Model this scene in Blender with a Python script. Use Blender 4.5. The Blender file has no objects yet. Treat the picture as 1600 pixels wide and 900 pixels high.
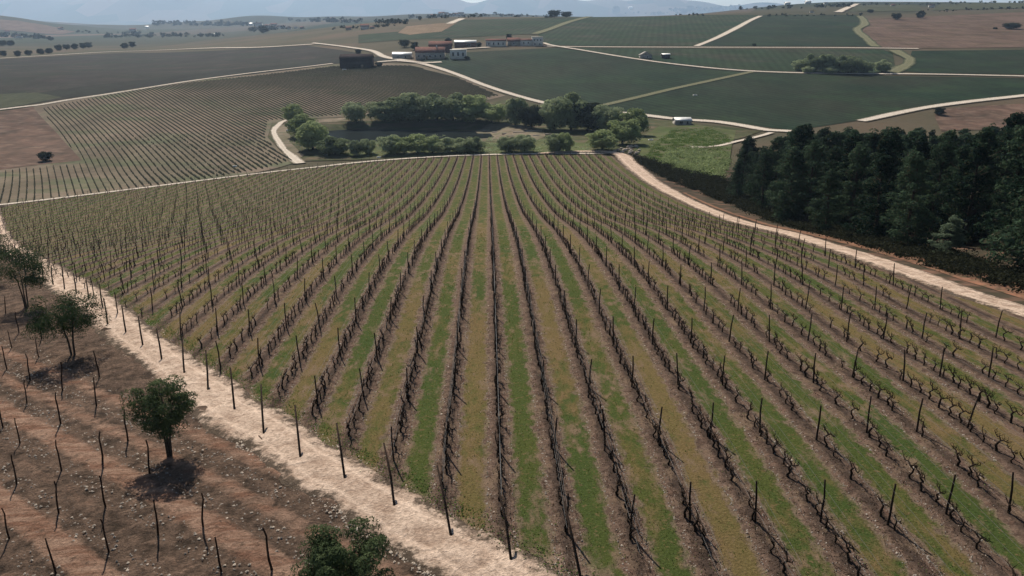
import bpy, math, random
import numpy as np
from mathutils import Vector, Matrix
from mathutils.geometry import delaunay_2d_cdt
random.seed(7); rng = np.random.default_rng(11)
sc = bpy.context.scene
COL = sc.collection
# ------------------------------------------------------------------ camera, world, sun, exposure
FOC = 1300.0                                   # focal length in pixels of a 1600 px wide frame
HOR, VPX = 36.26, 760.35                       # eye level row and the column the vine rows run to
PIT = math.atan((450 - HOR) / FOC)
YAW = math.atan2((VPX - 800) / FOC, math.cos(PIT) + (450 - HOR) / FOC * math.sin(PIT))
cam_d = bpy.data.cameras.new('camera'); cam = bpy.data.objects.new('camera', cam_d); COL.objects.link(cam)
cam.location = (0, 0, 20); cam.rotation_euler = (math.pi / 2 - PIT, 0, YAW)
cam_d.sensor_width = 36; cam_d.lens = FOC / 1600 * 36; cam_d.clip_start = 0.5; cam_d.clip_end = 40000
sc.camera = cam
EL, AZ = math.radians(41), math.radians(-19)   # sun high in front of the camera and a little to the left
w = bpy.data.worlds.new('World'); sc.world = w; w.use_nodes = True
nt = w.node_tree
sky = nt.nodes.new('ShaderNodeTexSky'); sky.sky_type = 'NISHITA'; sky.sun_disc = False
sky.sun_elevation = EL; sky.sun_rotation = AZ; sky.air_density = 1.0; sky.dust_density = .5
nt.links.new(sky.outputs[0], nt.nodes['Background'].inputs[0])
nt.nodes['Background'].inputs[1].default_value = 0.05
sd = bpy.data.lights.new('sun', 'SUN'); sd.energy = 5.0; sd.angle = math.radians(0.6); sd.color = (1.0, 0.91, 0.79)
so = bpy.data.objects.new('sun', sd); COL.objects.link(so)
sdir = Vector((math.sin(AZ) * math.cos(EL), math.cos(AZ) * math.cos(EL), math.sin(EL)))
so.rotation_euler = sdir.to_track_quat('Z', 'Y').to_euler(); so.location = (0, 0, 60)
sc.view_settings.view_transform = 'Standard'; sc.view_settings.look = 'None'
sc.view_settings.exposure = 0.4; sc.view_settings.gamma = 1.0
sc.cycles.volume_bounces = 1; sc.cycles.max_bounces = 6; sc.cycles.transparent_max_bounces = 8

# ------------------------------------------------------------------ terrain
KN = np.array([0, 30, 50, 70, 95, 125, 160, 200, 260.])
CF = np.array([-20.3279, -19.3632, -19.9701, -20.7762, -23.4567, -28.0716, -32.3427, -36.1037, -40.2, 8.8749, -11.7858, 3.9494, -3.8024, -15.5483, 6.0743, -3.9967, 11.6831, -4.4208, 7.2169, 3.4392, -2.3809])
def spline(Y):
    Y = np.clip(Y, 0, 260); n = len(KN)
    sl = np.zeros(n)
    for i in range(n):
        a, b = max(i - 1, 0), min(i + 1, n - 1); sl[i] = (CF[b] - CF[a]) / (KN[b] - KN[a])
    i = np.clip(np.searchsorted(KN, Y) - 1, 0, n - 2)
    h = KN[i + 1] - KN[i]; t = (Y - KN[i]) / h
    return (2*t**3-3*t**2+1)*CF[i] + (t**3-2*t**2+t)*h*sl[i] + (-2*t**3+3*t**2)*CF[i+1] + (t**3-t**2)*h*sl[i+1]
LY = np.exp(np.linspace(math.log(200), math.log(30000), 1400))
def prof(ys, zs):
    z = np.interp(LY, ys, zs); k = np.exp(-np.linspace(-2.2, 2.2, 41)**2); k /= k.sum()
    return np.convolve(np.pad(z, 20, mode='edge'), k, mode='valid')
PL = prof([200, 320, 390, 440, 520, 800, 1500, 2500, 4000, 9000], [-21.5, -22.5, -19, -13, -9.5, -6.5, -7, -4, 0, 0])
PC = prof([200, 300, 350, 450, 600, 800, 1000, 1150, 1300, 1700, 2500, 3200, 9000], [-20.5, -20.5, -20, -12, 2, 15, 27, 27, 22, 26, 42, 30, 0])
PR = prof([200, 300, 350, 450, 600, 800, 1000, 1300, 1600, 1900, 2600, 3400, 9000], [-20.5, -20.5, -19, -11, 2.5, 17, 33, 46, 57, 60, 58, 30, 0])
BUMPS = [(-1500, 2300, 52, 430, 300), (-800, 3000, 26, 650, 260), (-2800, 3900, 75, 900, 500), (-300, 3600, 22, 500, 300),
         (-3400, 9000, 330, 1500, 900), (-1500, 9800, 300, 1100, 700), (-100, 9500, 190, 1500, 700), (1600, 9800, 205, 1300, 800), (-5600, 9500, 260, 1300, 900), (4300, 9500, 200, 2200, 900)]
def sstep(a, b, x):
    t = np.clip((x - a) / (b - a), 0, 1); return t * t * (3 - 2 * t)
def H(x, y):
    x = np.asarray(x, float); y = np.asarray(y, float); x, y = np.broadcast_arrays(x, y)
    q = np.tanh(x / 90) * .9; v = np.clip(y, 0, 270) / 100; c = CF
    n = spline(y) + q*(c[9]+c[10]*v+c[11]*v*v) + q*q*(c[12]+c[13]*v+c[14]*v*v) + q**3*(c[15]+c[16]*v+c[17]*v*v) + q**4*(c[18]+c[19]*v+c[20]*v*v) + 20
    az = x / np.maximum(y, 50)
    ly = np.log(np.clip(y, 201, 29000)); L0 = math.log(200); dl = (math.log(30000) - L0) / 1399
    f = (ly - L0) / dl; i = np.clip(f.astype(int), 0, 1398); f = f - i
    pl, pc, pr = [P[i] * (1 - f) + P[i + 1] * f for P in (PL, PC, PR)]
    a = sstep(-.42, -.02, az); b = sstep(.12, .42, az)
    F = (pl * (1 - a) + pc * a) * (1 - b) + pr * b
    far = sstep(700, 3000, y)
    F = F + far * (3.5*np.sin(x/410+y/900) + 3*np.sin(x/230-y/520+1) + 1.6*np.sin(x/120+2))
    for bx, by, bh, sx, sy in BUMPS:
        g = np.exp(-((x-bx)/sx)**2 - ((y-by)/sy)**2)
        F = F + bh * g * (1 + .16*np.sin(x/(sx*.16)+by) + .09*np.sin(x/(sx*.07)))
    t = sstep(262, 330, y)
    z = n * (1 - t) + F * t
    # irrigation pond basin
    px, py = (x + 31) / 38, (y - 330) / 23
    return z - 1.9 * (1 - sstep(.86, 1.1, (px**4 + py**4)**.25))
def h1(x, y): return float(H(x, y))
CA, SA, CP, SP = math.cos(YAW), math.sin(YAW), math.cos(PIT), math.sin(PIT)
YS = np.concatenate([np.arange(14, 120, .25), np.arange(120, 400, .6), np.arange(400, 1200, 2.), np.arange(1200, 14000, 15.)])
def ray(u, v):
    x = (u - 800) / FOC; y = (450 - v) / FOC
    X, Y, Z = x, CP + y * SP, -SP + y * CP
    X, Y = X * CA - Y * SA, X * SA + Y * CA
    return X / Y, Z / Y
def at(u, v):
    """survey: the ground point seen along a sight line"""
    rx, rz = ray(u, v)
    d = 20 + YS * rz - H(rx * YS, YS)
    k = np.argmax(d < 0)
    if not (d < 0).any(): k = int(np.argmin(d / YS))
    if k == 0: y = YS[0]
    else: y = YS[k-1] + (YS[k] - YS[k-1]) * np.clip(d[k-1] / (d[k-1] - d[k] + 1e-9), 0, 1)
    return (rx * y, y, h1(rx * y, y))
def topx(x, y, z):
    X = x * CA + y * SA; Y = -x * SA + y * CA; Z = z - 20
    yc = Y * SP + Z * CP; zc = Y * CP - Z * SP
    return 800 + FOC * X / zc, 450 - FOC * yc / zc

# ------------------------------------------------------------------ material helpers
class NT:
    def __init__(s, name, rough=.9):
        s.m = bpy.data.materials.new(name); s.m.use_nodes = True; s.t = s.m.node_tree
        s.b = s.t.nodes['Principled BSDF']; s.b.inputs['Roughness'].default_value = rough
        s.b.inputs['Specular IOR Level'].default_value = .5 if rough < .8 else .02
        s.tc = s.n('ShaderNodeTexCoord'); s.co = s.tc.outputs['Object']
    def n(s, t, **k):
        o = s.t.nodes.new(t)
        for a, b in k.items(): setattr(o, a, b)
        return o
    def set(s, sock, v):
        if hasattr(v, 'is_linked'): s.t.links.new(v, sock)
        else: sock.default_value = v
    def noise(s, scale, detail=4, co=None, rough=.55, dist=0, col=False):
        o = s.n('ShaderNodeTexNoise'); o.inputs['Scale'].default_value = scale; o.inputs['Detail'].default_value = detail
        o.inputs['Roughness'].default_value = rough; o.inputs['Distortion'].default_value = dist
        s.set(o.inputs['Vector'], co or s.co); return o.outputs['Color' if col else 'Fac']
    def vor(s, scale, co=None, out='Distance', feature='F1'):
        o = s.n('ShaderNodeTexVoronoi', feature=feature); o.inputs['Scale'].default_value = scale
        s.set(o.inputs['Vector'], co or s.co); return o.outputs[out]
    def ramp(s, fac, stops):
        o = s.n('ShaderNodeValToRGB'); r = o.color_ramp
        while len(r.elements) < len(stops): r.elements.new(.5)
        for e, (p, c) in zip(r.elements, stops):
            e.position = p; e.color = (*c, 1) if not isinstance(c, (int, float)) else (c, c, c, 1)
        s.set(o.inputs[0], fac); return o.outputs[0]
    def mix(s, fac, a, b, mode='MIX'):
        o = s.n('ShaderNodeMix', data_type='RGBA', blend_type=mode)
        s.set(o.inputs[0], fac)
        for k, v in ((6, a), (7, b)): s.set(o.inputs[k], v if hasattr(v, 'is_linked') else (*v, 1))
        return o.outputs[2]
    def math(s, op, a, b=0, c=None):
        o = s.n('ShaderNodeMath', operation=op); s.set(o.inputs[0], a); s.set(o.inputs[1], b)
        if c is not None: s.set(o.inputs[2], c)
        return o.outputs[0]
    def attr(s, name):
        return s.n('ShaderNodeAttribute', attribute_name=name).outputs['Fac']
    def mapping(s, rot=0, scale=(1, 1, 1), co=None):
        o = s.n('ShaderNodeMapping'); o.inputs['Rotation'].default_value = (0, 0, rot); o.inputs['Scale'].default_value = scale
        s.set(o.inputs['Vector'], co or s.co); return o.outputs[0]
    def sep(s, co): o = s.n('ShaderNodeSeparateXYZ'); s.set(o.inputs[0], co); return o.outputs
    def rand(s): return s.n('ShaderNodeObjectInfo').outputs['Random']
    def out(s, col, bump=None, bs=.3, bd=.1):
        s.set(s.b.inputs['Base Color'], col if hasattr(col, 'is_linked') else (*col, 1))
        if bump is not None:
            b = s.n('ShaderNodeBump'); b.inputs['Strength'].default_value = bs; b.inputs['Distance'].default_value = bd
            s.set(b.inputs['Height'], bump); s.t.links.new(b.outputs[0], s.b.inputs['Normal'])
        return s.m
M = {}
def simple(name, c, var=.25, scale=3, rough=.9, bump=0):
    k = NT(name, rough); n = k.noise(scale, 5)
    M[name] = k.out(k.ramp(n, [(.3, tuple(x * (1 - var) for x in c)), (.7, tuple(min(1, x * (1 + var)) for x in c))]), n if bump else None, bump, .05)
simple('post_wood', (.030, .022, .018), .4, 12); simple('vine_bark', (.030, .022, .017), .4, 25)
simple('wire', (.05, .048, .045), .1, 3, .5); simple('stake_wood', (.035, .022, .016), .4, 15)
simple('bark', (.055, .045, .036), .4, 6); simple('plaster', (.62, .60, .55), .08, .8); simple('dirty_plaster', (.33, .31, .28), .2, .8)
simple('roof_tile', (.12, .062, .052), .3, 1.2); simple('dark_metal', (.026, .018, .018), .25, .4, .95); simple('grey_sheet', (.50, .51, .50), .15, .5, .5)
simple('window_dark', (.03, .035, .04), .2, 2, .2); simple('white_stone', (.42, .36, .30), .25, 3); simple('rock', (.26, .23, .20), .3, 4)
simple('blue_paint', (.12, .18, .35), .2, 2, .6); simple('white_paint', (.75, .74, .70), .1, 2, .5); simple('timber', (.22, .17, .12), .3, 3)
def foliage(name, dark, light, dry=None):
    k = NT(name, .85); n = k.noise(.9, 3); r = k.rand()
    f = k.math('ADD', k.math('MULTIPLY', n, .6), k.math('MULTIPLY', r, .45))
    c = k.ramp(f, [(.3, dark), (.75, light)])
    if dry: c = k.mix(k.ramp(k.noise(2.6, 2), [(.58, 0.), (.66, 1.)]), c, dry)
    m = k.out(c)
    tr = k.n('ShaderNodeBsdfTranslucent'); k.set(tr.inputs[0], c)
    ms = k.n('ShaderNodeMixShader'); ms.inputs[0].default_value = .5 if 'grass' in name else (.42 if 'willow' in name else .3)
    k.t.links.new(k.b.outputs[0], ms.inputs[1]); k.t.links.new(tr.outputs[0], ms.inputs[2])
    k.t.links.new(ms.outputs[0], k.t.nodes['Material Output'].inputs[0])
    M[name] = m
foliage('pine_needles', (.008, .022, .013), (.055, .090, .052), (.075, .068, .042))
foliage('pale_needles', (.05, .075, .05), (.13, .17, .11)); foliage('litter', (.06, .042, .03), (.20, .14, .09)); foliage('olive_leaves', (.030, .052, .022), (.095, .125, .060))
foliage('willow_leaves', (.20, .25, .11), (.38, .44, .22)); foliage('willow_grey', (.15, .19, .10), (.34, .39, .23))
foliage('far_tree_leaves', (.014, .022, .014), (.032, .042, .026)); foliage('scrub', (.018, .022, .013), (.045, .045, .026))
foliage('herbs', (.10, .16, .04), (.22, .31, .08)); foliage('grass_blades', (.045, .072, .016), (.090, .120, .030), (.17, .135, .06))

# ground in general
k = NT('earth'); big = k.noise(.012, 5); fine = k.noise(.6, 6)
c = k.ramp(big, [(.3, (.060, .058, .034)), (.5, (.090, .078, .050)), (.7, (.12, .085, .058))])
vc = k.vor(.0032, k.mapping(.5, (1, .55, 1)), 'Color'); patch = k.ramp(k.sep(vc)[0], [(.1, (.022, .036, .024)), (.35, (.040, .050, .032)), (.55, (.075, .062, .048)), (.75, (.030, .042, .032)), (.95, (.13, .095, .075))])
y = k.sep(k.co)[1]; far = k.n('ShaderNodeMapRange'); k.set(far.inputs[0], y); far.inputs[1].default_value = 900; far.inputs[2].default_value = 1300
c = k.mix(far.outputs[0], c, patch); c = k.mix(.35, c, k.ramp(fine, [(.3, .45), (.7, 1.)]), 'MULTIPLY')
M['earth'] = k.out(c, fine, .5, .15)
# dirt tracks
def track(name, a, b, edge):
    k = NT(name); n = k.noise(.9, 8, rough=.65, dist=.4); f = k.noise(7, 8, rough=.7); e = k.attr('edge'); s2 = k.noise(.22, 3)
    c = k.mix(k.ramp(n, [(.35, 0.), (.62, 1.)]), a, b)
    c = k.mix(k.ramp(k.noise(3.3, 6, rough=.7, dist=.6), [(.52, 0.), (.62, .55)]), c, tuple(x * .62 for x in a))
    c = k.mix(k.ramp(k.vor(2.2), [(.0, .5), (.16, 0.)]), c, tuple(min(1, x * 1.25) for x in b))
    rut = k.ramp(k.math('ADD', e, k.math('MULTIPLY', k.math('SUBTRACT', k.noise(.8, 4), .5), .25)), [(.34, 0.), (.44, .45), (.54, 0.)]); c = k.mix(rut, c, tuple(min(1, x * 1.2) for x in b))
    mid = k.ramp(k.math('ADD', e, k.noise(1.7, 7, rough=.75)), [(.38, .55), (.52, 0.)]); c = k.mix(mid, c, tuple(x * .5 for x in a))
    em = k.math('ADD', e, k.math('MULTIPLY', k.math('SUBTRACT', k.noise(1.5, 8, rough=.75), .5), 2.0))
    c = k.mix(k.ramp(em, [(.60, 0.), (.86, 1.)]), c, edge)
    c = k.mix(.8, c, k.ramp(f, [(.3, .45), (.62, 1.)]), 'MULTIPLY')
    h = k.math('ADD', k.math('MULTIPLY', n, 1.), k.math('MULTIPLY', f, .5))
    M[name] = k.out(c, h, 1., .2)
track('dirt_road', (.42, .30, .225), (.72, .56, .44), (.115, .088, .066))
track('far_track', (.60, .51, .42), (.74, .66, .56), (.16, .14, .10))
track('grass_track', (.15, .155, .085), (.22, .21, .13), (.05, .06, .035))
# main vineyard floor: x runs across the rows, attributes lane (0 row .. 1 middle) and tone
k = NT('vineyard_floor'); lane = k.attr('lane'); tone = k.attr('tone')
st = k.mapping(0, (1, .45, 1)); n1 = k.noise(1.6, 6, st, .62); n2 = k.noise(9, 6, rough=.7); n3 = k.noise(.35, 4, st)
g = k.mix(k.ramp(k.math('ADD', tone, k.math('MULTIPLY', k.math('SUBTRACT', n1, .5), 2.1)), [(.28, 0.), (.80, 1.)]), (.056, .084, .024), (.165, .118, .055))
g = k.mix(k.ramp(n3, [(.35, 0.), (.7, .5)]), g, (.105, .105, .030))
g = k.mix(k.ramp(k.noise(4.5, 5, rough=.7), [(.56, 0.), (.66, .7)]), g, (.17, .11, .060))
soil = k.mix(k.ramp(k.noise(2.4, 7, rough=.68), [(.34, 0.), (.62, 1.)]), (.066, .044, .034), (.190, .130, .098))
soil = k.mix(k.ramp(k.noise(1.1, 4), [(.55, 0.), (.7, .6)]), soil, (.16, .095, .07))
soil = k.mix(k.ramp(k.vor(5.), [(.05, .8), (.13, 0.)]), soil, (.30, .26, .21))
e = k.math('ADD', lane, k.math('MULTIPLY', k.math('SUBTRACT', k.noise(2.2, 6, k.mapping(0, (1, .6, 1)), .65), .5), 1.15))
c = k.mix(k.ramp(e, [(.42, 0.), (.68, 1.)]), soil, g)
vg = k.ramp(k.math('ADD', k.math('MULTIPLY', k.attr('verge'), .28), k.math('MULTIPLY', k.math('SUBTRACT', k.noise(1.1, 6, rough=.7), .5), 1.1)), [(.35, 1.), (.75, 0.)])
c = k.mix(vg, c, k.mix(k.ramp(n1, [(.4, 0.), (.6, 1.)]), (.15, .105, .075), (.33, .235, .18)))
rim = k.ramp(e, [(.40, 0.), (.49, .5), (.58, 0.)]); c = k.mix(rim, c, (.23, .18, .125))
c = k.mix(.75, c, k.ramp(n2, [(.3, .4), (.62, 1.)]), 'MULTIPLY')
mulch_shade = k.ramp(k.math('ADD', lane, k.math('MULTIPLY', k.math('SUBTRACT', k.noise(3.1, 6, rough=.7), .5), .5)), [(.06, .75), (.26, 0.)]); c = k.mix(mulch_shade, c, (.040, .030, .025))  # vine shade painted into the soil colour along the rows, with dark mulch
straw = k.ramp(k.noise(14, 4, k.mapping(0, (1, .25, 1)), .8), [(.60, 0.), (.70, .55)]); c = k.mix(k.math('MULTIPLY', straw, k.ramp(e, [(.25, 0.), (.42, 1.), (.60, .9), (.8, .25)])), c, (.30, .24, .15))
bare = k.ramp(k.noise(.8, 7, st, .7), [(.54, 0.), (.66, .85)]); c = k.mix(bare, c, k.mix(n1, (.10, .07, .05), (.22, .155, .105)))
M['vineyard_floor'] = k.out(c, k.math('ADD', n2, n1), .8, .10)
# red stony young vineyard, lower left
k = NT('red_soil'); s = k.attr('band'); st = k.mapping(-.714, (1, .35, 1)); n1 = k.noise(1.3, 7, rough=.68, dist=.3); n2 = k.noise(6, 8, rough=.75); n3 = k.noise(1.2, 5, k.mapping(.714, (.3, 1.6, 1)), .6)
sm = k.math('ADD', s, k.math('MULTIPLY', k.math('SUBTRACT', n1, .5), .65))
dark = k.mix(k.ramp(n1, [(.36, 0.), (.62, 1.)]), (.075, .055, .042), (.25, .17, .125))
red = k.mix(k.ramp(n3, [(.4, 0.), (.6, 1.)]), (.28, .155, .105), (.46, .30, .215))
c = k.mix(k.ramp(sm, [(.34, 0.), (.60, 1.)]), dark, red)
c = k.mix(k.ramp(k.noise(2.6, 6, rough=.7), [(.56, 0.), (.64, .55)]), c, (.06, .052, .042))
c = k.mix(k.ramp(k.vor(3.2), [(.03, .8), (.10, 0.)]), c, (.42, .35, .29))
c = k.mix(.7, c, k.ramp(n2, [(.32, .3), (.62, 1.)]), 'MULTIPLY')
M['red_soil'] = k.out(c, k.math('ADD', k.math('MULTIPLY', n2, .8), n1), 1., .3)
def field(name, a, b, ang=0, gap=3, contrast=.5, patchc=None, sc_=.02):
    k = NT(name); n = k.noise(sc_, 5, dist=.5); f = k.noise(.35, 5, rough=.65)
    x = k.sep(k.mapping(ang))[0]
    x = k.math('ADD', x, k.math('MULTIPLY', k.noise(.03, 2), 3.))
    w_ = k.math('SINE', k.math('MULTIPLY', x, 2 * math.pi / gap))
    c = k.mix(k.ramp(n, [(.32, 0.), (.68, 1.)]), a, b)
    if patchc: c = k.mix(k.ramp(k.noise(sc_ * 1.7, 3, k.mapping(1, (1, 2, 1))), [(.5, 0.), (.66, .75)]), c, patchc)
    c = k.mix(contrast, c, k.ramp(k.math('MULTIPLY_ADD', w_, .5, .5), [(.25, .45), (.75, 1.)]), 'MULTIPLY')
    c = k.mix(.5, c, k.ramp(f, [(.3, .5), (.65, 1.)]), 'MULTIPLY')
    c = k.mix(.55, c, k.ramp(k.noise(.055, 7, k.mapping(ang, (1, .45, 1)), .7, .4), [(.34, .45), (.64, 1.15)]), 'MULTIPLY')
    M[name] = k.out(c)
A1 = math.radians(31)
field('field_left', (.15, .128, .088), (.215, .165, .125), A1, 3, .0, (.105, .122, .066))
field('field_dark', (0.042, 0.036, 0.032), (0.035, 0.041, 0.028), A1, 3.8, .5, (0.059, 0.046, 0.039))
field('field_brown', (0.136, 0.089, 0.066), (0.162, 0.111, 0.085), .3, 4, .1, (0.093, 0.072, 0.043))
field('field_fallow', (.17, .105, .078), (.085, .062, .046), .3, 4, .0, (.21, .145, .11), .09)
field('field_green', (.026, .052, .026), (.046, .060, .032), .2, 5.2, .35, (.060, .058, .040), .014)
field('field_green_deep', (.020, .040, .022), (.038, .044, .028), -.5, 4.6, .35, (.034, .058, .028), .016)
field('field_dark_band', (0.026, 0.026, 0.022), (0.032, 0.036, 0.026), A1, 3.2, .4)  # darker colour for the band across the upper left field
field('field_pale', (0.080, 0.084, 0.048), (0.068, 0.076, 0.044), .1, 3, .1)
field('field_ochre', (.20, .145, .09), (.26, .18, .12), 0, 3, .1)
field('meadow', (.075, .105, .035), (.115, .125, .055), 0, 3, .0, (.13, .11, .07), .06)
field('sand', (.26, .20, .15), (.17, .155, .10), 0, 3, .0, (.10, .11, .06), .12)
field('red_earth', (.30, .15, .095), (.16, .10, .07), 0, 3, .0, (.085, .085, .05), .5)
field('scrub_floor', (.045, .042, .028), (.075, .060, .042), 0, 3, .0, (.22, .125, .09), .16)
field('bank_earth', (.062, .075, .034), (.088, .088, .045), 0, 3, .0, (.17, .125, .085), .07)
k = NT('pond_water', .30); k.b.inputs['IOR'].default_value = 1.02; k.b.inputs['Specular IOR Level'].default_value = .3; nn = k.noise(1.5, 3, k.mapping(0, (1, .4, 1)))
M['pond_water'] = k.out((.012, .016, .016), nn, .12, .05)

# ------------------------------------------------------------------ object helpers
def npmesh(name, V, F, mat=None, smooth=False):
    V = np.asarray(V, np.float32); F = np.asarray(F, np.int32); me = bpy.data.meshes.new(name)
    me.vertices.add(len(V)); me.vertices.foreach_set('co', V.ravel())
    k = F.shape[1]; me.loops.add(F.size); me.loops.foreach_set('vertex_index', F.ravel())
    me.polygons.add(len(F)); me.polygons.foreach_set('loop_start', np.arange(0, F.size, k, dtype=np.int32))
    if smooth: me.polygons.foreach_set('use_smooth', np.ones(len(F), bool))
    me.update(calc_edges=True)
    if mat: me.materials.append(M[mat] if isinstance(mat, str) else mat)
    return me
def obj(name, me, parent=None, loc=(0, 0, 0), rot=(0, 0, 0), scale=(1, 1, 1), **props):
    o = bpy.data.objects.new(name, me); COL.objects.link(o)
    o.location = loc; o.rotation_euler = rot; o.scale = scale if not isinstance(scale, (int, float)) else (scale,) * 3
    if parent: o.parent = parent
    for a, b in props.items():
        if b is not None: o[a] = b
    return o
def struct(name, me, **k): return obj(name, me, kind='structure', **k)
def thing(name, label, cat, loc=(0, 0, 0), rz=0, group=None, scale=1, me=None):
    assert 4 <= len(label.split()) <= 16, label
    return obj(name, me, loc=loc, rot=(0, 0, rz), scale=scale, label=label, category=cat, group=group)
class Acc:                                     # collects pieces of one mesh (quads)
    def __init__(s): s.V = []; s.F = []; s.n = 0
    def add(s, V, F):
        V = np.asarray(V, float); F = np.asarray(F, int)
        s.V.append(V); s.F.append(F + s.n); s.n += len(V); return s
    def mesh(s, name, mat, smooth=False): return npmesh(name, np.concatenate(s.V), np.concatenate(s.F), mat, smooth)
    def arrays(s): return np.concatenate(s.V), np.concatenate(s.F)
BF = [(0, 3, 2, 1), (4, 5, 6, 7), (0, 1, 5, 4), (1, 2, 6, 5), (2, 3, 7, 6), (3, 0, 4, 7)]
def box(a, x0, x1, y0, y1, z0, z1):
    a.add([(x0, y0, z0), (x1, y0, z0), (x1, y1, z0), (x0, y1, z0), (x0, y0, z1), (x1, y0, z1), (x1, y1, z1), (x0, y1, z1)], BF); return a
def tube(a, P, R, n=5, cap=True):
    P = np.asarray(P, float); R = np.broadcast_to(np.asarray(R, float), (len(P),))
    V = []
    for i in range(len(P)):
        d = P[min(i + 1, len(P) - 1)] - P[max(i - 1, 0)]; d = d / (np.linalg.norm(d) + 1e-9)
        r = np.array([1., 0, 0]) if abs(d[0]) < .8 else np.array([0, 1., 0])
        u = np.cross(d, r); u /= np.linalg.norm(u); w_ = np.cross(d, u)
        t = np.arange(n) / n * 2 * math.pi
        V.append(P[i] + R[i] * (np.cos(t)[:, None] * u + np.sin(t)[:, None] * w_))
    V = np.concatenate(V); F = []
    for i in range(len(P) - 1):
        for j in range(n):
            q = (j + 1) % n; F.append((i*n+j, i*n+q, (i+1)*n+q, (i+1)*n+j))
    if cap and n == 4: F.append(((len(P)-1)*n, (len(P)-1)*n+1, (len(P)-1)*n+2, (len(P)-1)*n+3))
    if cap and n in (5, 6):
        b = (len(P)-1)*n; F.append((b, b+1, b+2, b+3)); F.append((b, b+3, b+4, b+(5 if n == 6 else 4)) if n == 6 else (b, b+3, b+4, b))
        if n == 5: F.pop(); V = np.concatenate([V, V[b:b+1]]); F.append((b, b+3, b+4, len(V)-1))
    return a.add(V, F)
def rvec(n): v = rng.normal(size=(n, 3)); return v / np.linalg.norm(v, axis=1, keepdims=True)
def leaves(C, size, stretch=1.6, loose=.55):
    """one small quad per centre, turned roughly outwards from its clump"""
    O = None
    if isinstance(C, tuple): C, O = C
    n = len(C)
    if O is None: a = rvec(n)
    else:
        O = O / (np.linalg.norm(O, axis=1, keepdims=True) + 1e-9) + loose * rvec(n); a = np.cross(O, rvec(n)); a /= np.linalg.norm(a, axis=1, keepdims=True) + 1e-9
    b = np.cross(a, rvec(n) if O is None else O); b /= np.linalg.norm(b, axis=1, keepdims=True) + 1e-9
    s = size * rng.uniform(.55, 1.3, (n, 1)); a = a * s * stretch; b = b * s
    V = np.stack([C - a, C - b * .8, C + a, C + b * .8], 1).reshape(-1, 3)
    return V, np.arange(4 * n).reshape(-1, 4)
def crown_points(n, rx, ry, rz, zc, clumps, cr, hollow=.55, taper=0.):
    """leaf centres gathered in uneven clumps through an ellipsoid"""
    d = rvec(clumps); r = rng.uniform(hollow, 1, (clumps, 1)) ** .7
    c = d * r * [rx, ry, rz]; c[:, :2] *= (1 - taper * (c[:, 2:3] / rz + 1) / 2); c[:, 2] += zc
    k = rng.integers(0, clumps, n); rr = cr * rng.uniform(.6, 1.25, clumps)[k][:, None]
    o = rvec(n); o[:, 2] = np.where(rng.random(n) < .5, np.abs(o[:, 2]), o[:, 2]); p = c[k] + o * rr * rng.uniform(.45, 1, (n, 1)) ** .4 * [1, 1, .8]
    return p, o + .5 * (c[k] - [0, 0, zc]) / max(rx, rz)
def drape(name, poly, off, cell, mat, dens=None, kind='structure', **props):
    P = []
    for i in range(len(poly)):
        a, b = np.array(poly[i][:2], float), np.array(poly[(i + 1) % len(poly)][:2], float)
        m = max(1, int(np.linalg.norm(b - a) / cell))
        for t in range(m): P.append(a + (b - a) * t / m)
    P = np.array(P); nb = len(P); lo, hi = P.min(0), P.max(0)
    gx, gy = np.meshgrid(np.arange(lo[0] + cell / 2, hi[0], cell), np.arange(lo[1] + cell / 2, hi[1], cell))
    G = np.stack([gx.ravel(), gy.ravel()], 1)
    ins = np.zeros(len(G), bool); j = nb - 1
    for i in range(nb):
        c = ((P[i, 1] > G[:, 1]) != (P[j, 1] > G[:, 1])) & (G[:, 0] < (P[j, 0] - P[i, 0]) * (G[:, 1] - P[i, 1]) / (P[j, 1] - P[i, 1] + 1e-12) + P[i, 0])
        ins ^= c; j = i
    G = G[ins]; G = G + rng.uniform(-.12, .12, G.shape) * cell
    A = np.concatenate([P, G])
    r = delaunay_2d_cdt([Vector(p) for p in A], [(i, (i + 1) % nb) for i in range(nb)], [], 1, 1e-4)
    V2 = np.array([tuple(v) for v in r[0]]); F = np.array([f for f in r[2] if len(f) == 3])
    z = H(V2[:, 0], V2[:, 1]) + off * (1 + V2[:, 1] / 60)
    e1 = V2[F[:, 1]] - V2[F[:, 0]]; e2 = V2[F[:, 2]] - V2[F[:, 0]]
    neg = (e1[:, 0] * e2[:, 1] - e1[:, 1] * e2[:, 0]) < 0; F[neg] = F[neg][:, ::-1]
    me = npmesh(name, np.column_stack([V2, z]), F, mat, True)
    return obj(name, me, kind=kind, **props)
def path_smooth(pts, step):
    P = np.array([p[:2] for p in pts], float); out = []
    Q = np.vstack([2*P[0]-P[1], P, 2*P[-1]-P[-2]])
    for i in range(1, len(Q) - 2):
        p0, p1, p2, p3 = Q[i-1:i+3]; m = max(1, int(np.linalg.norm(p2 - p1) / step))
        for t in np.arange(m) / m:
            out.append(.5*((2*p1)+(-p0+p2)*t+(2*p0-5*p1+4*p2-p3)*t*t+(-p0+3*p1-3*p2+p3)*t**3))
    out.append(P[-1]); return np.array(out)
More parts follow.
